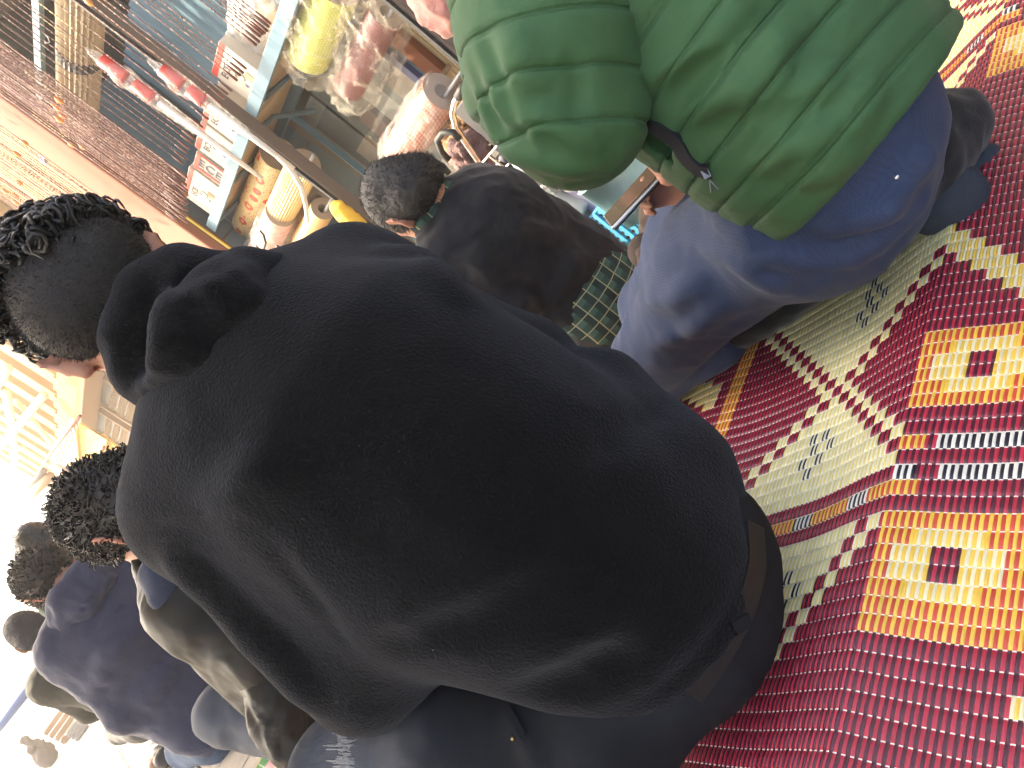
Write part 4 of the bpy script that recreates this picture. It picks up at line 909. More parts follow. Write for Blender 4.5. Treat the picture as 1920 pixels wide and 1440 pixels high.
def roll(px0, px1, D, r, mk, lab, wrap=None, core=.4, rod=.10, ribs=0):
    c0, c1 = SP(*px0, D), SP(*px1, D); zz = (c0[2]+c1[2])/2; c0[2] = c1[2] = zz; ax = nrm(c1-c0); ln = np.linalg.norm(c1-c0)
    e = empty('roll', c0-Z*r, lab, 'roll', 'rolls on the shop rods')
    if ribs: fluted('sheet', M_ROLLS[mk], e, c0+ax*.002, c1, r, ribs, .03)
    else: MB().lathe(c0, ax, [(r*.985, 0), (r, .004), (r, ln-.004), (r*.985, ln)], 40).build('sheet', M_ROLLS[mk], e, smooth=True)
    MB().lathe(c0, ax, [(r*.985, .0005), (r*core, .0005), (r*core, .12), (.0001, .12)], 40).build('core', M_CORE, e)
    MB().lathe(c1, ax, [(r*.985, 0), (.0001, .0)], 32).build('end', M_CORE, e)
    MB().tube([c0-ax*rod-Z*r*core*.6, c1+ax*.06-Z*r*core*.6], .008, 8).build('rod', M_GALV, e, smooth=True)
    if wrap == 2:                            # loose bag gathered round the roll
        w = Sdf(); w.chain([c0-ax*.05+Z*.03, c0+ax*ln*.4, c1-ax*.02-Z*.02], [r+.05, r+.045, r+.02], .04); w.cone(c1, c1+ax*.08-Z*.03, r*.8, r*.3, .03); skin('bag', w, M_PLASTB, e, h=.010, wr=[(13, .022), (32, .010)])
    elif wrap:
        w = Sdf(); w.cone(c0+ax*.06, c1-ax*.01, r+.012, r+.014, .02); w.cone(c1-ax*.02, c1+ax*.06-Z*.02, r*.8, r*.45, .03)
        skin('wrapping', w, M_PLAST, e, h=.011, wr=[(18, .010), (40, .004)])
    return e
roll((828, 170), (752, 288), 2.05, .074, 'red', 'red and white patchwork oilcloth roll wrapped in clear film', True, rod=.16)
roll((533, 296), (457, 412), 2.22, .088, 'floral', 'beige oilcloth roll printed with red rings', rod=.05)
roll((573, 308), (520, 405), 2.12, .074, 'cream', 'cream ribbed roll under the white strip', ribs=34)
roll((608, 393), (566, 452), 2.12, .058, 'tan', 'tan wood-print roll with an open core, lowest by the door post', rod=.13)
roll((533, 402), (478, 486), 2.10, .078, 'rose', 'rose printed roll in clear film behind the black hook', True)
roll((600, 380), (520, 500), 2.34, .10, 'tan', 'wide tan sheet roll behind the rose printed one', rod=.02)
roll((632, -30), (580, 105), 2.12, .084, 'yellow', 'yellow net roll in a clear bag at the top of the rack', 2)
roll((722, 20), (655, 165), 2.14, .062, 'pink', 'mauve net roll in a clear bag', 2)
# lath panel, cabinet and things behind the rods
lp = empty('lath_panel', S3(2.45, 2.62, .62), 'pale wooden lath panel standing behind the red roll', 'panel')
M_LATH = mat('pale_lath', (.58, .46, .28), .7, ('noise', 60, .2, .004), (7, .4, (.5, .38, .22)))
for i in range(24): part('lath', M_LATH, lp, 2.06+i*.028, 2.083+i*.028, 2.60, 2.612+.004*(i % 2), .62+.010*(i % 3), 1.22-.008*(i % 2))
part('backing', M_DARK, lp, 2.06, 2.73, 2.613, 2.62, .64, 1.18)
cab = empty('glass_cabinet', S3(2.9, 2.6, 0), 'glass-fronted cabinet with dim shelves behind the door post', 'cabinet')
part('carcass', M_DARK, cab, 2.55, 3.9, 2.86, 2.90, 0, 1.22); part('pane', M_GLASS, cab, 2.62, 3.18, 2.47, 2.475, .35, 1.22); part('pane', M_GLASS, cab, 3.20, 3.85, 2.47, 2.475, .35, 1.22)
for z_ in (.40, .78): part('cabinet_shelf', M_CARD, cab, 2.6, 3.88, 2.50, 2.85, z_-.01, z_+.01)
def smallbox(a, D, z0, w, h_, dp, m, lab, nm='carton', cat='box', grp=None):
    o = part(nm, m, None, a-w/2, a+w/2, D, D+dp, z0, z0+h_, .003); return tag(o, lab, cat, grp)
for i, (a_, z0, w, h_, m, lab) in enumerate(((2.68, .79, .12, .24, M_TERRA, 'rust red box on the upper cabinet shelf nearest the red roll'), (2.84, .79, .15, .17, M_CARD, 'tan box on the upper cabinet shelf'), (3.02, .79, .12, .30, M_GREYP, 'tall grey box behind the cabinet glass'), (3.18, .79, .10, .2, M_TERRA, 'narrow rust box beside the tall grey one'), (3.36, .79, .16, .14, M_CARD, 'low tan box at the far end of the upper cabinet shelf'),
        (2.72, .41, .16, .2, M_GREYP, 'grey box on the lower cabinet shelf'), (2.94, .41, .14, .26, M_TEALD, 'dark blue box on the lower cabinet shelf'), (3.12, .41, .12, .16, M_CARD, 'small tan box on the lower cabinet shelf'), (3.3, .41, .15, .22, M_TERRA, 'rust box on the lower cabinet shelf'))):
    smallbox(a_, 2.56, z0, w, h_, .16, m, lab)
# bead curtain strands hung from a rail
M_BEAD = mat('wooden_bead', (.3, .1, .06), .4, extra=facecol)
BR = (.17, .066, .048); BR2 = (.13, .05, .036); CR = (.62, .46, .25); OG = (.62, .24, .05)
def strand(name, par, p, ztop, kind):
    rg = random.Random(kind); b = MB(); L_ = ztop-p[2]; z_ = 0.
    cream = rg.uniform(.25, .8)*L_ if kind % 3 == 0 else -1; drop = rg.uniform(.3, .7)*L_ if kind % 5 == 1 else -1
    b.lathe((0, 0, 0), Z, [(.0005, 0), (.0055, .004), (.006, .03), (.004, .06), (.001, .064)], 6, BR2); z_ = .066
    b.tube([(0, 0, 0), (0, 0, L_)], .0012, 3, BR2)
    while z_ < L_:
        ln = .022 if rg.random() < .8 else .012; c = CR if cream < z_ < cream+.16 and cream > 0 else BR if rg.random() < .75 else (.36, .22, .17)
        if drop > 0 and drop < z_ < drop+.05: b.lathe((0, 0, z_), Z, [(.0005, 0), (.010, .014), (.011, .03), (.0005, .05)], 7, OG); z_ += .052; drop = -1; continue
        r = .0025 if ln > .02 else .0034
        b.lathe((0, 0, z_), Z, [(.0008, 0), (r, ln*.3), (r, ln*.7), (.0008, ln)], 5, c); z_ += ln+.002
    return b
def curtain(lab, D, spec, ztop):
    p0_ = SP(*spec[0][:2], D); root = empty('bead_curtain', (p0_[0], p0_[1], p0_[2]), lab, 'curtain', 'bead curtains hung for sale'); cache = {}
    a0 = 99; a1 = -99
    for (x, y, j_) in spec:
        p = SP(x, y, D+j_); a0 = min(a0, DS@p); a1 = max(a1, DS@p); kd = int((x*7+y*3) % 9)
        key = (kd, round(p[2], 1))
        if key not in cache:
            q = strand('strand', root, A([0, 0, round(p[2], 1)]), ztop, kd); cache[key] = q.build('strand', M_BEAD, root, origin=(0, 0, 0), smooth=True)
            o = cache[key]
        else: o = cache[key].copy(); COL.objects.link(o)
        o.location = Vector(p-loc_of(root)); o.rotation_euler = (random.uniform(-.006, .006), random.uniform(-.006, .006), random.uniform(0, 6))
    part('rail', M_TAUPE, root, a0-.05, a1+.05, D-.012, D+.012, ztop, ztop+.02)
rr = random.Random(4)
curtain('dense brown bead strands hanging by the terracotta door post', 1.86, [(338+rr.uniform(-10, 16)+18*(1-t_)*0, 418-90*t_+rr.uniform(-4, 4), rr.uniform(-.13, .10)) for t_ in np.linspace(0, 1, 84)], 2.9)
curtain('sparse brown bead strands hanging in front of the white cartons', 1.86, [(350, 300, 0), (352, 288, 0), (366, 262, 0), (372, 255, .02), (381, 240, 0), (400, 212, 0), (408, 205, .01), (415, 196, 0), (405, 190, .03), (428, 178, 0), (436, 172, .02), (446, 152, 0), (452, 143, 0), (463, 130, .01), (482, 86, 0), (488, 80, .01), (490, 70, .02), (494, 66, 0), (499, 64, .02), (503, 60, 0), (506, 52, .01), (509, 46, 0), (356, 280, .03), (362, 270, .04), (392, 225, .03), (422, 186, .03), (458, 138, .04), (372, 247, .05), (345, 308, .04)], 2.9)
curtain('brown bead strands against the ochre wall, over the black curly hair', 1.80, [(150+75*t_+rr.uniform(-8, 8), 470-70*t_+rr.uniform(-6, 6), rr.uniform(-.04, .04)) for t_ in np.linspace(0, 1, 44)], 3.0)
# white strips in packaging, curved strip
M_WPL = mat('white_plastic', (.62, .60, .55), .35)
for (x0, y0), (x1, y1), lab in (((162, 104), (492, 335), 'white plastic strip with red labels, nearer the bead bundle'), ((280, 122), (552, 316), 'white plastic strip with red labels ending by the cream roll')):
    p0_, p1_ = SP(x0, y0, 1.80), SP(x1, y1, 1.80); p0_ = A([p1_[0], p1_[1], p0_[2]])+DS*.02; e = empty('packed_strip', p1_, lab, 'strip', 'packed white strips')
    MB().tube([p1_, p1_*.75+p0_*.25, p1_*.4+p0_*.6], [.008, .012, .014], 8).build('strip', M_WPL, e, smooth=True)
    for q0, q1 in ((.64, .74), (.79, .92)):
        MB().lathe(p1_+(p0_-p1_)*q0, p0_-p1_, [(.024, 0), (.026, .004), (.026, np.linalg.norm(p0_-p1_)*(q1-q0)), (.02, np.linalg.norm(p0_-p1_)*(q1-q0)+.002)], 10).build('label', M_REDP, e, smooth=True)
    w = Sdf(); w.chain([p1_*.65+p0_*.35, p1_*.2+p0_*.8, p0_], [.016, .034, .010], .02); skin('wrapping', w, M_PLAST, e, h=.008, wr=[(30, .005)])
tag(MB().tube([SP(x, y, 1.8) for x, y in ((520, 292), (548, 320), (565, 350), (574, 385), (576, 415))], [.010, .012, .011, .010, .009], 8).build('plastic_strip', M_WPL, smooth=True), 'white plastic strip bending down over the cream roll', 'strip')
# black scrolled hook
hk = MB(); hk.tube([SP(x, y, 1.8) for x, y in ((487, 432), (494, 440), (498, 455), (494, 468), (500, 480), (512, 484), (522, 474), (522, 462), (517, 460))], .006, 6); hk.tube([SP(x, y, 1.8) for x, y in ((479, 460), (488, 468), (494, 480), (505, 486), (526, 482), (532, 470))], .005, 6); hk.tube([SP(x, y, 1.8) for x, y in ((458, 463), (480, 478), (496, 488))], .004, 6)
tag(hk.build('scroll_hook', mat('black_iron', (.012, .011, .011), .4), smooth=True), 'black scrolled iron hook beside the rose printed roll', 'hook')
# chrome display stand, wire basket, handles
M_CHROME = mat('chrome', (.72, .68, .62), .22, metal=1)
st = empty('display_stand', S3(2.0, 1.78, 0), 'chrome tube display stand with wire basket behind the green sleeve', 'stand')
st_p = [SP(x, y, 1.80) for x, y in ((893, 118), (872, 158), (853, 190), (848, 212), (855, 240), (885, 285), (925, 345), (985, 425))]; MB().tube(st_p, .011, 8).build('tube', M_CHROME, st, smooth=True)
MB().tube([SP(x, y, 1.70) for x, y in ((888, 152), (920, 190), (965, 245), (1010, 310))], .010, 8).build('tube', M_CHROME, st, smooth=True); MB().tube([SP(872, 158, 1.80), SP(858, 182, 1.80)], .015, 8).build('grip', M_BLACKR, st, smooth=True)
wb = MB()
for i in range(9):
    a_ = 1.70+i*.07; wb.tube([S3(a_, 1.66, .48), S3(a_, 1.66, .24), S3(a_, 1.92, .22), S3(a_, 1.92, .48)], .003, 4)
for z_ in (.26, .34, .42, .48): wb.tube([S3(1.68, 1.655, z_), S3(2.3, 1.655, z_)], .003, 4); wb.tube([S3(1.68, 1.925, z_), S3(2.3, 1.925, z_)], .003, 4)
wb.build('wire_basket', M_CHROME, st)
for i in range(5): MB().tube([S3(2.02+i*.06, 1.65, .50), S3(2.02+i*.06, 1.60, .56), S3(2.03+i*.06, 1.56, .55), S3(2.03+i*.06, 1.56, .50)], .0025, 5).build('wire_hook', M_CHROME, st, smooth=True)
for i, (px, lab) in enumerate((([(842, 300), (828, 285), (820, 262), (830, 248), (850, 248), (862, 262)], 'black plastic handle loop beside the chrome tube'), ([(793, 330), (784, 318), (795, 305), (812, 302), (830, 312), (842, 326)], 'black plastic handle loop above the greying head'))):
    tag(MB().tube([SP(x, y, 1.72) for x, y in px], .011, 8).build('handle', M_BLACKR, smooth=True), lab, 'handle', 'black handles of goods')
M_BRISTLE = mat('brown_bristle', (.16, .085, .04), .8, ('noise', 120, .9, .01), (40, .7, (.35, .2, .09)))
q = Sdf(); q.chain([SP(905, 185, 2.1), SP(880, 250, 2.1), SP(865, 275, 2.0)], [.09, .08, .05], .04); tag(skin('brush_head', q, M_BRISTLE, h=.012, wr=[(30, .02), (60, .01)]), 'bristly brown brush goods behind the chrome stand', 'brush')
q = Sdf(); q.chain([SP(878, 285, 1.85), SP(905, 330, 1.85)], [.06, .05], .04); tag(skin('brush_head', q, mat('mauve_bristle', (.22, .13, .12), .8, ('noise', 140, .9, .01)), h=.010, wr=[(35, .02)]), 'mauve brown brush goods next to the wire basket', 'brush')
smallbox(1.95, 1.96, .30, .34, .34, .2, mat('charcoal_plastic', (.05, .05, .055), .5), 'charcoal plastic box behind the wire basket'); smallbox(2.26, 1.95, .22, .22, .2, .2, mat('dark_brown_plastic', (.06, .035, .03), .5), 'dark brown plastic box behind the wire basket')
wd = empty('wooden_comb', SP(880, 335, 1.75), 'pale wooden comb-like rack end beside the greying head', 'rack')
for i in range(9): MB().box(SP(838+i*5, 322+i*4.5, 1.78), DS*.008, NS*.004, Z*.03).build('tooth', M_LATH, wd)
MB().box(SP(856, 345, 1.785), DS*.09, NS*.004, Z*.012).build('bar', M_LATH, wd)
tag(skin('towel', Sdf().chain([SP(800, -40, 1.55), SP(828, 10, 1.55), SP(848, 38, 1.55)], [.07, .065, .035], .03, an=(NS, 1.6)), mat('pink_towel', (.50, .24, .21), .9, ('noise', 120, .6, .004), sheen=.3), h=.010, wr=[(18, .010)]), 'crumpled dusty pink towel above the green sleeve', 'towel')
yc = Sdf(); yc.chain([SP(640, 395, 1.9), SP(668, 425, 1.9), SP(700, 450, 1.9)], [.05, .05, .04], .03, an=(NS, 1.7)); tag(skin('folded_cloth', yc, mat('mustard_cloth', (.68, .42, .04), .8), h=.010, wr=[(24, .006)]), 'mustard yellow pleated cloth behind the black fleece shoulder', 'cloth')
# plastic goods on the ground before the shop
M_AQ = mat('aqua_plastic', (.40, .66, .70), .3, alpha=.75); M_BLP = mat('sky_blue_plastic', (.09, .38, .62), .35); M_LIL = mat('lilac_plastic', (.60, .52, .72), .35); M_CLR = mat('frosted_plastic', (.75, .78, .78), .25, alpha=.6)
def tub(px, D, w, h_, m, lab, tap=.86, nm='plastic_tub', cat='tub', n=20, grp='plastic goods on the ground', lean=None):
    p = SP(*px, D); ax = Z if lean is None else nrm(lean)
    o = MB().lathe(p, ax, [(.0001, 0), (w*tap, 0), (w*.93, h_*.5), (w, h_), (w*1.04, h_*1.01), (w*.94, h_*1.0), (w*tap*.9, .006)], n).build(nm, m, smooth=True); return tag(o, lab, cat, grp)
bk = empty('plastic_basket', SP(1150, 440, 1.62), 'sky blue perforated plastic basket by the navy sweater', 'basket', 'plastic goods on the ground')
cb = SP(1155, 432, 1.62); bu = nrm(SP(1185, 395, 1.62)-cb); bw_ = nrm(np.cross(bu, ray(1150, 430))); bn_ = np.cross(bu, bw_)
for i in range(8):
    MB().box(cb+bw_*(-.07+i*.02), bu*.068, bw_*.0052, bn_*.003).build('slat', M_BLP, bk)
for i in range(5): MB().box(cb+bu*(-.064+i*.032)+bn_*.0065, bu*.007, bw_*.08, bn_*.0028).build('cross_slat', M_BLP, bk)
for s_ in (-1, 1):
    MB().box(cb+bw_*.082*s_-bn_*.04*np.sign(np.dot(bn_, -ray(1150, 430))), bu*.072, bw_*.004, bn_*.045).build('side_panel', M_BLP, bk); MB().box(cb+bu*.074*s_-bn_*.04*np.sign(np.dot(bn_, -ray(1150, 430))), bu*.004, bw_*.086, bn_*.045).build('side_panel', M_BLP, bk)
tub((1215, 380), 1.60, .10, .16, M_AQ, 'aqua translucent tub behind the phone'); tub((1175, 335), 1.66, .09, .20, M_WPL, 'white plastic tub to the left of the phone'); tub((1225, 262), 1.72, .11, .12, M_LIL, 'lilac plastic bowl beyond the finger tips')
tub((1192, 372), 1.75, .07, .16, M_CLR, 'frosted jar beyond the phone', nm='jar', cat='jar'); tub((1145, 385), 1.72, .06, .18, M_LIL, 'lilac jar beside the ribbed bottles', nm='jar', cat='jar')
for i, (x, y, lab) in enumerate(((1112, 322, 'ribbed clear bottle just under the green elbow'), (1082, 345, 'ribbed clear bottle in the middle of three'), (1100, 395, 'ribbed clear bottle nearest the blue basket'))):
    p = SP(x, y, 1.66); ax = nrm(DS*.4+Z*.75); pr = [(.0001, 0), (.028, .002)]+[(.030+.003*(k % 2), .01+.012*k) for k in range(14)]+[(.02, .19), (.011, .205), (.011, .225), (.0001, .226)]
    bt = empty('bottle', p, lab, 'bottle', 'ribbed bottles'); MB().lathe(p, ax, pr, 16).build('body', M_CLR, bt, smooth=True); MB().lathe(p+ax*.215, ax, [(.0001, .03), (.014, .03), (.014, 0), (.0001, 0)], 12).build('cap', M_INK, bt, smooth=True)
for i, (x, y, m, lab) in enumerate(((1015, 340, M_REDP, 'red packet by the wire basket'), (1030, 345, mat('blue_packet', (.05, .10, .35), .4), 'blue packet beside the red one'), (1052, 360, mat('orange_packet', (.7, .22, .08), .4), 'orange packet under the green sleeve'), (1150, 330, mat('navy_packet', (.01, .02, .10), .35), 'navy packet standing left of the phone'), (1168, 300, mat('crimson_packet', (.55, .03, .09), .4), 'crimson packet near the finger tips'))):
    p = SP(x, y, 1.72); o = MB().box(p, DS*.035, NS*.02, Z*.05).build('packet', m); bevel(o, .004); tag(o, lab, 'packet', 'small packets')
cs = empty('white_bead_string', SP(1060, 395, 1.55), 'string of white beads along the navy sweater', 'beads')
for i in range(11): p = SP(1018+i*7.5, 352+i*7.2, 1.56); MB().lathe(p-Z*.009, Z, [(.0001, 0), (.008, .003), (.0105, .009), (.008, .015), (.0001, .018)], 10).build('bead', M_WPL, cs, smooth=True)
tag(MB().box(SP(1090, 400, 1.66), nrm(SP(1150, 440, 1.66)-SP(1030, 360, 1.66))*.20, NS*.08, Z*.012).build('tray', M_WPL), 'long white plastic tray on the ground behind the navy sweater', 'tray')
# man in brown beyond the phone
JB = dict(pelvis=W(1330, 430, 1.95), waist=W(1290, 400, 1.95), chest=W(1230, 330, 2.0), neck=W(1190, 260, 2.05))
M_BROWN = mat('brown_cloth', (.085, .058, .042), .85, ('noise', 90, .4, .004), (8, .5, (.06, .04, .03)), sheen=.15)
kb = Sdf(); kb.chain([W(1262, 345, 1.45), W(1245, 400, 1.47), W(1235, 470, 1.50)], [.035, .038, .030], .03); kb.fold([(1215, 380), (1240, 400), (1270, 400)], .012, .005, .012); kb.fold([(1205, 420), (1230, 440), (1260, 445)], .012, .005, .012)
kb.cone(W(1235, 470, 1.5), W(1215, 480, 1.46), .034, .026, .02)
brown = empty('trouser_leg', W(1240, 470, 1.5), 'bent brown trouser leg and shoe of a hidden sitter behind the phone', 'person')
skin('trousers', kb, M_BROWN, brown, h=.007, wr=[(26, .005)]); sh = Sdf(); sh.cone(W(1210, 470, 1.48), W(1235, 490, 1.50), .034, .028, .02); skin('shoe', sh, mat('brown_suede', (.07, .05, .04), .9), brown, h=.007)
# ================================================================== down the street
M_PIL = mat('yellow_lime_plaster', (.42, .27, .09), .9, ('noise', 25, .3, .01), (1.5, .4, (.38, .24, .08))); M_ORW = mat('shaded_orange_plaster', (.30, .125, .055), .9, ('noise', 25, .3, .01), (1.2, .5, (.26, .105, .05)))  # orange on the recessed wall paints the shade between the yellow pilasters
M_BRN = mat('brown_moulding', (.26, .15, .06), .7); M_IRON = mat('dark_lattice', (.03, .028, .03), .5)
fac = empty('street_building', S3(9, 2.6, 0), 'long ochre building with yellow pilasters and dark lattice windows', 'building')
part('ochre_wall', M_OCHRE, fac, 4.31, 7.0, 2.60, 3.2, 0, 5.2); part('wall', M_ORW, fac, 7.0, 20, 2.62, 3.2, 2.62, 6.0); part('lower_wall', M_OCHRE, fac, 7.0, 20, 2.74, 3.2, 0, 2.18)
for i in range(15): part('pilaster', M_PIL, fac, 7.05+i*.82, 7.45+i*.82, 2.44, 2.6185, 2.56, 6.0, .01); part('pilaster_cap', M_PIL, fac, 7.0+i*.82, 7.5+i*.82, 2.40, 2.6185, 2.50, 2.56)
part('cornice', M_PIL, fac, 7.0, 20, 2.38, 2.735, 2.20, 2.498, .01); part('cornice_moulding', M_BRN, fac, 7.0, 20, 2.36, 2.735, 2.14, 2.198, .01)
for i in range(8):
    a0 = 7.2+i*1.5; w = empty('window', S3(a0, 2.7, 1.2), None, None); w.parent = fac; w.location = Vector(S3(a0, 2.7, 1.2)-loc_of(fac))
    del_ = None
    part('pane', M_IRON, w, a0, a0+1.1, 2.70, 2.735, .9, 2.12); part('frame', M_BRN, w, a0-.06, a0-.002, 2.66, 2.738, .85, 2.12); part('frame', M_BRN, w, a0+1.102, a0+1.16, 2.66, 2.738, .85, 2.12); part('sill', M_PIL, w, a0-.08, a0+1.18, 2.60, 2.738, .80, .848)
    lt = MB()
    for k in range(10):
        for j in range(9):
            c = S3(a0+.1+k*.1+.05*(j % 2), 2.69, 1.0+j*.12); lt.tube([c+(DS*math.cos(t)+Z*math.sin(t))*.05 for t in np.linspace(0, 2*math.pi, 7)], .008, 3, cap=False)
    tag(lt.build('lattice', mat('tan_lattice', (.38, .26, .12), .6), w), kind='stuff')
# white tent frame before the facade
tf = empty('tent_frame', S3(8.2, 1.9, 0), 'white steel tent frame in front of the yellow pilasters', 'tent frame')
M_TENT = mat('white_painted_tube', (.72, .66, .55), .4)
def pxtube(pts, D, r, m, par, nm): return MB().tube([SP(x, y, D) for x, y in pts], r, 8).build(nm, m, par, smooth=True)
pxtube([(-20, 862), (82, 742)], 2.0, .05, M_TENT, tf, 'beam'); pxtube([(12, 735), (22, 800), (28, 870)], 2.0, .05, M_TENT, tf, 'beam'); pxtube([(30, 752), (95, 830)], 2.15, .035, M_TENT, tf, 'beam'); pxtube([(38, 838), (85, 868)], 2.15, .035, M_TENT, tf, 'beam'); pxtube([(-10, 730), (15, 690)], 2.0, .05, M_TENT, tf, 'beam')
# mesh stall with goods
ms = empty('mesh_stall', S3(9, 1.2, 0), 'stall of yellow mesh panels and slanting rails down the street', 'stall')
M_MESH = mat('yellow_stall_cloth', (.72, .50, .10), .7, ('noise', 60, .5, .01)); M_RAIL = mat('rust_rail', (.30, .12, .07), .6)
def pxquad(nm, px, D, m, par, th=.02):
    P = [SP(x, y, D) for x, y in px]; V = P+[p+NS*th for p in P]; return MB().add(V, [(0, 1, 2, 3), (7, 6, 5, 4), (0, 4, 5, 1), (1, 5, 6, 2), (2, 6, 7, 3), (3, 7, 4, 0)]).build(nm, m, par)
pxquad('mesh_panel', [(138, 782), (95, 840), (96, 905), (150, 900)], 1.7, mat('pale_mesh', (.70, .62, .40), .7), ms); pxquad('cloth_panel', [(150, 795), (200, 825), (190, 880), (100, 905), (130, 850)], 1.75, M_MESH, ms)
pxquad('cloth_panel', [(190, 815), (240, 855), (160, 940), (120, 930)], 1.82, mat('amber_cloth', (.66, .42, .07), .7), ms)
for px in (([(150, 780), (95, 850), (70, 890)]), ([(205, 845), (170, 880), (135, 925)]), ([(195, 838), (182, 870), (140, 890), (95, 905)])): pxtube(px, 1.62, .016, M_RAIL, ms, 'rail')
for k in range(11): pxtube([(100+k*4, 868+k*1.5), (134+k*3, 890+k*1.0)], 1.66, .006, M_RAIL, ms, 'wire')
for k in range(9): pxtube([(104+k*5.0, 858-k*8.5), (112+k*4.2, 872-k*8.5)], 1.64, .006, M_RAIL, ms, 'wire')
for k, (x, y, lab) in enumerate(((70, 925, 'bundle of grey brown poles leaning at the stall'), (58, 915, 'pale poles beside the grey bundle'))):
    tag(MB().tube([SP(x-24, y+18, 1.4), SP(x+24, y-32, 1.4)], .05-.015*k, 8).build('pole_bundle', M_BRN if k == 0 else M_TAUPE, smooth=True), lab, 'poles', 'poles at the stall')
# far side of the street: pale walls, crates, people
M_PALE = mat('pale_render', (.66, .60, .52), .9, None, (1, .4, (.58, .52, .45))); M_WGL = mat('far_window', (.08, .09, .1), .2)
for k, (a_, w, h_, D_, lab) in enumerate(((24, 7, 2.4, -6, 'low pale building on the far left of the street'), (34, 8, 3.0, -12, 'pale building farther down the street'))):
    hb = empty('far_building', S3(a_, D_-1, 0), lab, 'building', 'far pale buildings'); part('wall', M_PALE, hb, a_, a_+w, D_-4, D_, 0, h_); part('roof', M_TERRA, hb, a_-.2, a_+w+.2, D_-4.2, D_+.25, h_, h_+.12)
    for j in range(3): part('window', M_WGL, hb, a_+.8+j*2, a_+1.8+j*2, D_, D_+.03, .9, 1.8)
def crate(x, y, dep, s_, m, lab):
    p = W(x, y, dep); c = empty('crate', (p[0], p[1], 0), lab, 'crate', 'crates across the street'); c0 = A([p[0], p[1], 0])
    for j in range(4):
        for sgn in (-1, 1):
            MB().box(c0+Z*(s_*.12+j*s_*.24)+NS*s_*.5*sgn, DS*s_*.5, NS*.01, Z*s_*.09).build('slat', m, c); MB().box(c0+Z*(s_*.12+j*s_*.24)+DS*s_*.5*sgn, NS*s_*.49, DS*.01, Z*s_*.09).build('slat', m, c)
    MB().box(c0+Z*.015, DS*s_*.48, NS*s_*.48, Z*.012).build('base', m, c)
M_CRATE = mat('crate_wood', (.30, .18, .09), .8, None, (8, .5, (.22, .13, .07)))
crate(142, 1372, 9.0, .28, M_CRATE, 'wooden crate on the bright pavement by the blue jacket'); crate(205, 1340, 9.5, .22, M_CRATE, 'small crate close to the blue jacket elbow'); crate(180, 1388, 7.8, .14, mat('grey_crate', (.2, .2, .2), .7), 'small grey crate on the bright pavement')
for x, y, dep, hh_, m, lab in ((92, 1412, 9.3, .36, mat('brown_sack', (.045, .034, .03), .85), 'brown sack standing on the bright pavement'), (112, 1432, 8.6, .26, mat('rust_sack', (.06, .04, .035), .85), 'small rust coloured sack beside the brown one')):
    p = W(x, y, dep); p[2] = 0; q = Sdf(); q.chain([p+Z*.09, p+Z*hh_*.55, p+Z*hh_*.9], [.10, .085, .03], .04); q.cone(p+Z*hh_*.9, p+Z*hh_, .03, .05, .02); tag(skin('sack', q, m, h=.014, wr=[(14, .012)]), lab, 'sack', 'sacks across the street')
# shoes and bag at the mat edge
for k, (x, y, lab) in enumerate(((332, 1432, 'dark shoe at the edge of the far mat'), (300, 1430, 'upturned brown shoe beside the dark one'))):
    p = W(x, y, 3.3); p[2] = .05; q = Sdf(); q.chain([p-DS*.11, p+DS*.02-Z*.008, p+DS*.13-Z*.012], [.042, .040, .034], .02); q.ell(p-DS*.09+Z*.05, (DS, NS, Z), (.035, .026, .03), .01, True); tag(skin('shoe', q, [mat('black_shoe', (.02, .02, .025), .5), mat('tan_shoe', (.22, .13, .08), .6)][k], h=.009), lab, 'shoe', 'shoes left by the mats')
# blue railing and the unseen canopy added to shade the worshippers
rl = empty('railing', W(20, 1335, 6), 'long blue steel rail across the bright street', 'railing'); M_RB = mat('blue_rail_paint', (.10, .16, .34), .4)
r0, r1 = W(74, 1268, 6.0), W(-60, 1435, 6.0); MB().tube([r0, r1], .035, 8).build('rail', M_RB, rl, smooth=True)
for p in (r0+(r1-r0)*.02, r1): MB().tube([p, A([p[0], p[1], 0])], .03, 8).build('post', M_RB, rl, smooth=True)
aw = empty('unseen_sunshade', (-2.6, 1.0, 0), 'wide canvas awning on poles, unseen, added to shade the worshippers', 'unseen_sunshade')
def canvasx(N, L, b, tc):
    t = N.new('ShaderNodeBsdfTranslucent'); t.inputs[0].default_value = (.55, .50, .42, 1); mx = N.new('ShaderNodeMixShader'); mx.inputs[0].default_value = .5
    o_ = N['Material Output']; L.new(b.outputs[0], mx.inputs[1]); L.new(t.outputs[0], mx.inputs[2]); L.new(mx.outputs[0], o_.inputs[0])
M_CANV = mat('unseen_sunshade_canvas', (.62, .58, .50), .9, ('noise', 60, .3, .004), extra=canvasx); b = MB(); V = []; Fc = []
X0, X1, Y0, Y1 = -4.3, -.75, -2.4, 3.1
for i in range(13):
    for j in range(9):
        u, v = i/12, j/8; V.append((X0+(X1-X0)*u, Y0+(Y1-Y0)*v, 2.42-.10*math.sin(math.pi*u)*math.sin(math.pi*v)))
for i in range(12):
    for j in range(8): k = i*9+j; Fc.append((k, k+9, k+10, k+1))
o = b.add(V, Fc).build('canvas', M_CANV, aw, smooth=True); md = o.modifiers.new('solid', 'SOLIDIFY'); md.thickness = .004  # canvas of the unseen sunshade, added for shade
V = []; Fc = []
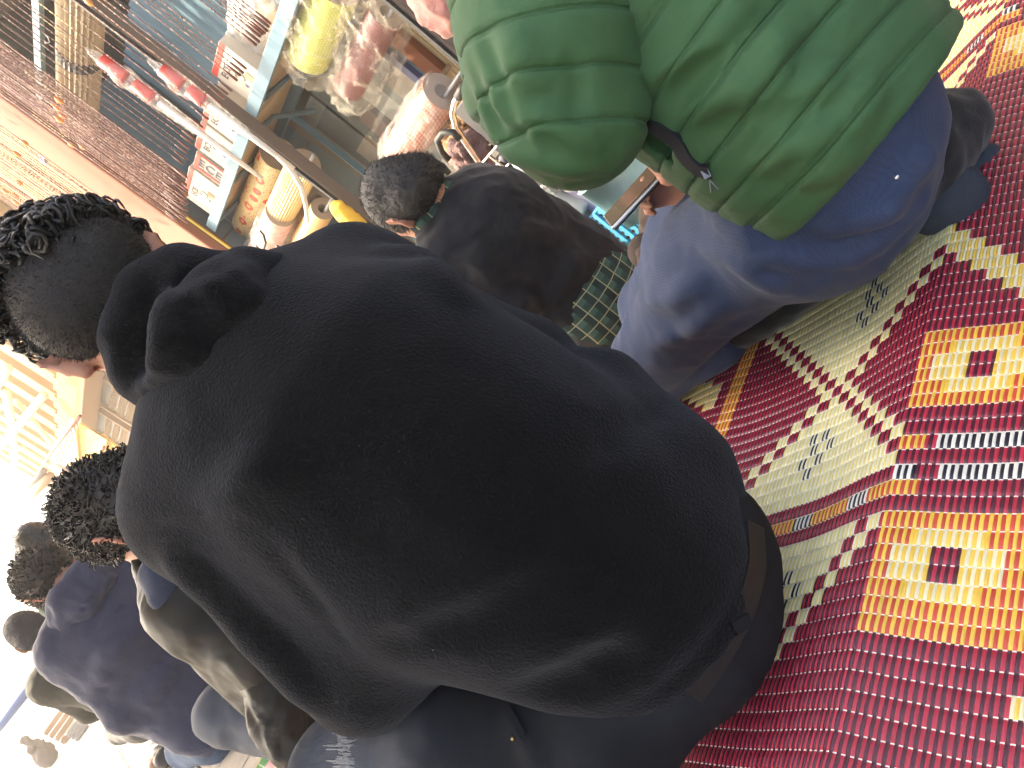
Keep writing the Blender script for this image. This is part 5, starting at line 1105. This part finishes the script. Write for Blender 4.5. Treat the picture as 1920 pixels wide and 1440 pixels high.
for i in range(7):
    for j in range(5): V.append((X0+(-1.7-X0)*i/6, 3.12+1.2*j/4, 2.42-.05*math.sin(math.pi*i/6)*math.sin(math.pi*j/4)))
for i in range(6):
    for j in range(4): k = i*5+j; Fc.append((k, k+5, k+6, k+1))
o = MB().add(V, Fc).build('canvas', M_CANV, aw, smooth=True); md = o.modifiers.new('solid', 'SOLIDIFY'); md.thickness = .004  # canvas of the unseen sunshade, added for shade
for x, y in ((X0, Y0), (X1, Y0), (X0, Y1), (X1-.02, Y0+.05)): MB().tube([(x, y, 0), (x, y, 2.43)], .022, 8).build('pole', M_GALV, aw, smooth=True)
# unseen shop towards the viewer, dark shutter, added to block light from the right
ns = empty('unseen_shop', S3(-3, 2.4, 0), 'unseen closed shop with dark shutter, added to block light from the right', 'shop')
M_SHUT = mat('unseen_dark_green_shutter', (.045, .055, .045), .6, None, (4, .4, (.06, .065, .05)))
part('wall', M_INT, ns, -7.0, .18, 2.30, 2.6, 0, 4.2); part('unseen_lintel', M_TAUPE, ns, -7.0, .18, 2.18, 2.298, 2.6, 3.1, .01)  # wall of the unseen shop, added to block light
for k in range(26): part('unseen_shutter_slat', M_SHUT, ns, -6.8, 0, 2.24, 2.298, .02+k*.1, .115+k*.1, .01)
# ================================================================== haze volume added to stand in for glare
hz = bpy.data.materials.new('glare_haze'); hz.use_nodes = True; nt = hz.node_tree; nt.nodes.clear()
vo = nt.nodes.new('ShaderNodeVolumePrincipled'); vo.inputs['Color'].default_value = (1, .97, .92, 1); vo.inputs['Density'].default_value = .012; vo.inputs['Anisotropy'].default_value = .5
ou = nt.nodes.new('ShaderNodeOutputMaterial'); nt.links.new(vo.outputs[0], ou.inputs['Volume'])
hb = MB(); hb.box((0, 20, 3.4), (32, 0, 0), (0, 44, 0), (0, 0, 4.5)); tag(hb.build('haze', hz), 'added haze volume standing in for glare over the bright street', 'haze', kind='stuff')
SC.cycles.volume_step_rate = 4; SC.cycles.volume_max_steps = 64; SC.cycles.volume_bounces = 0
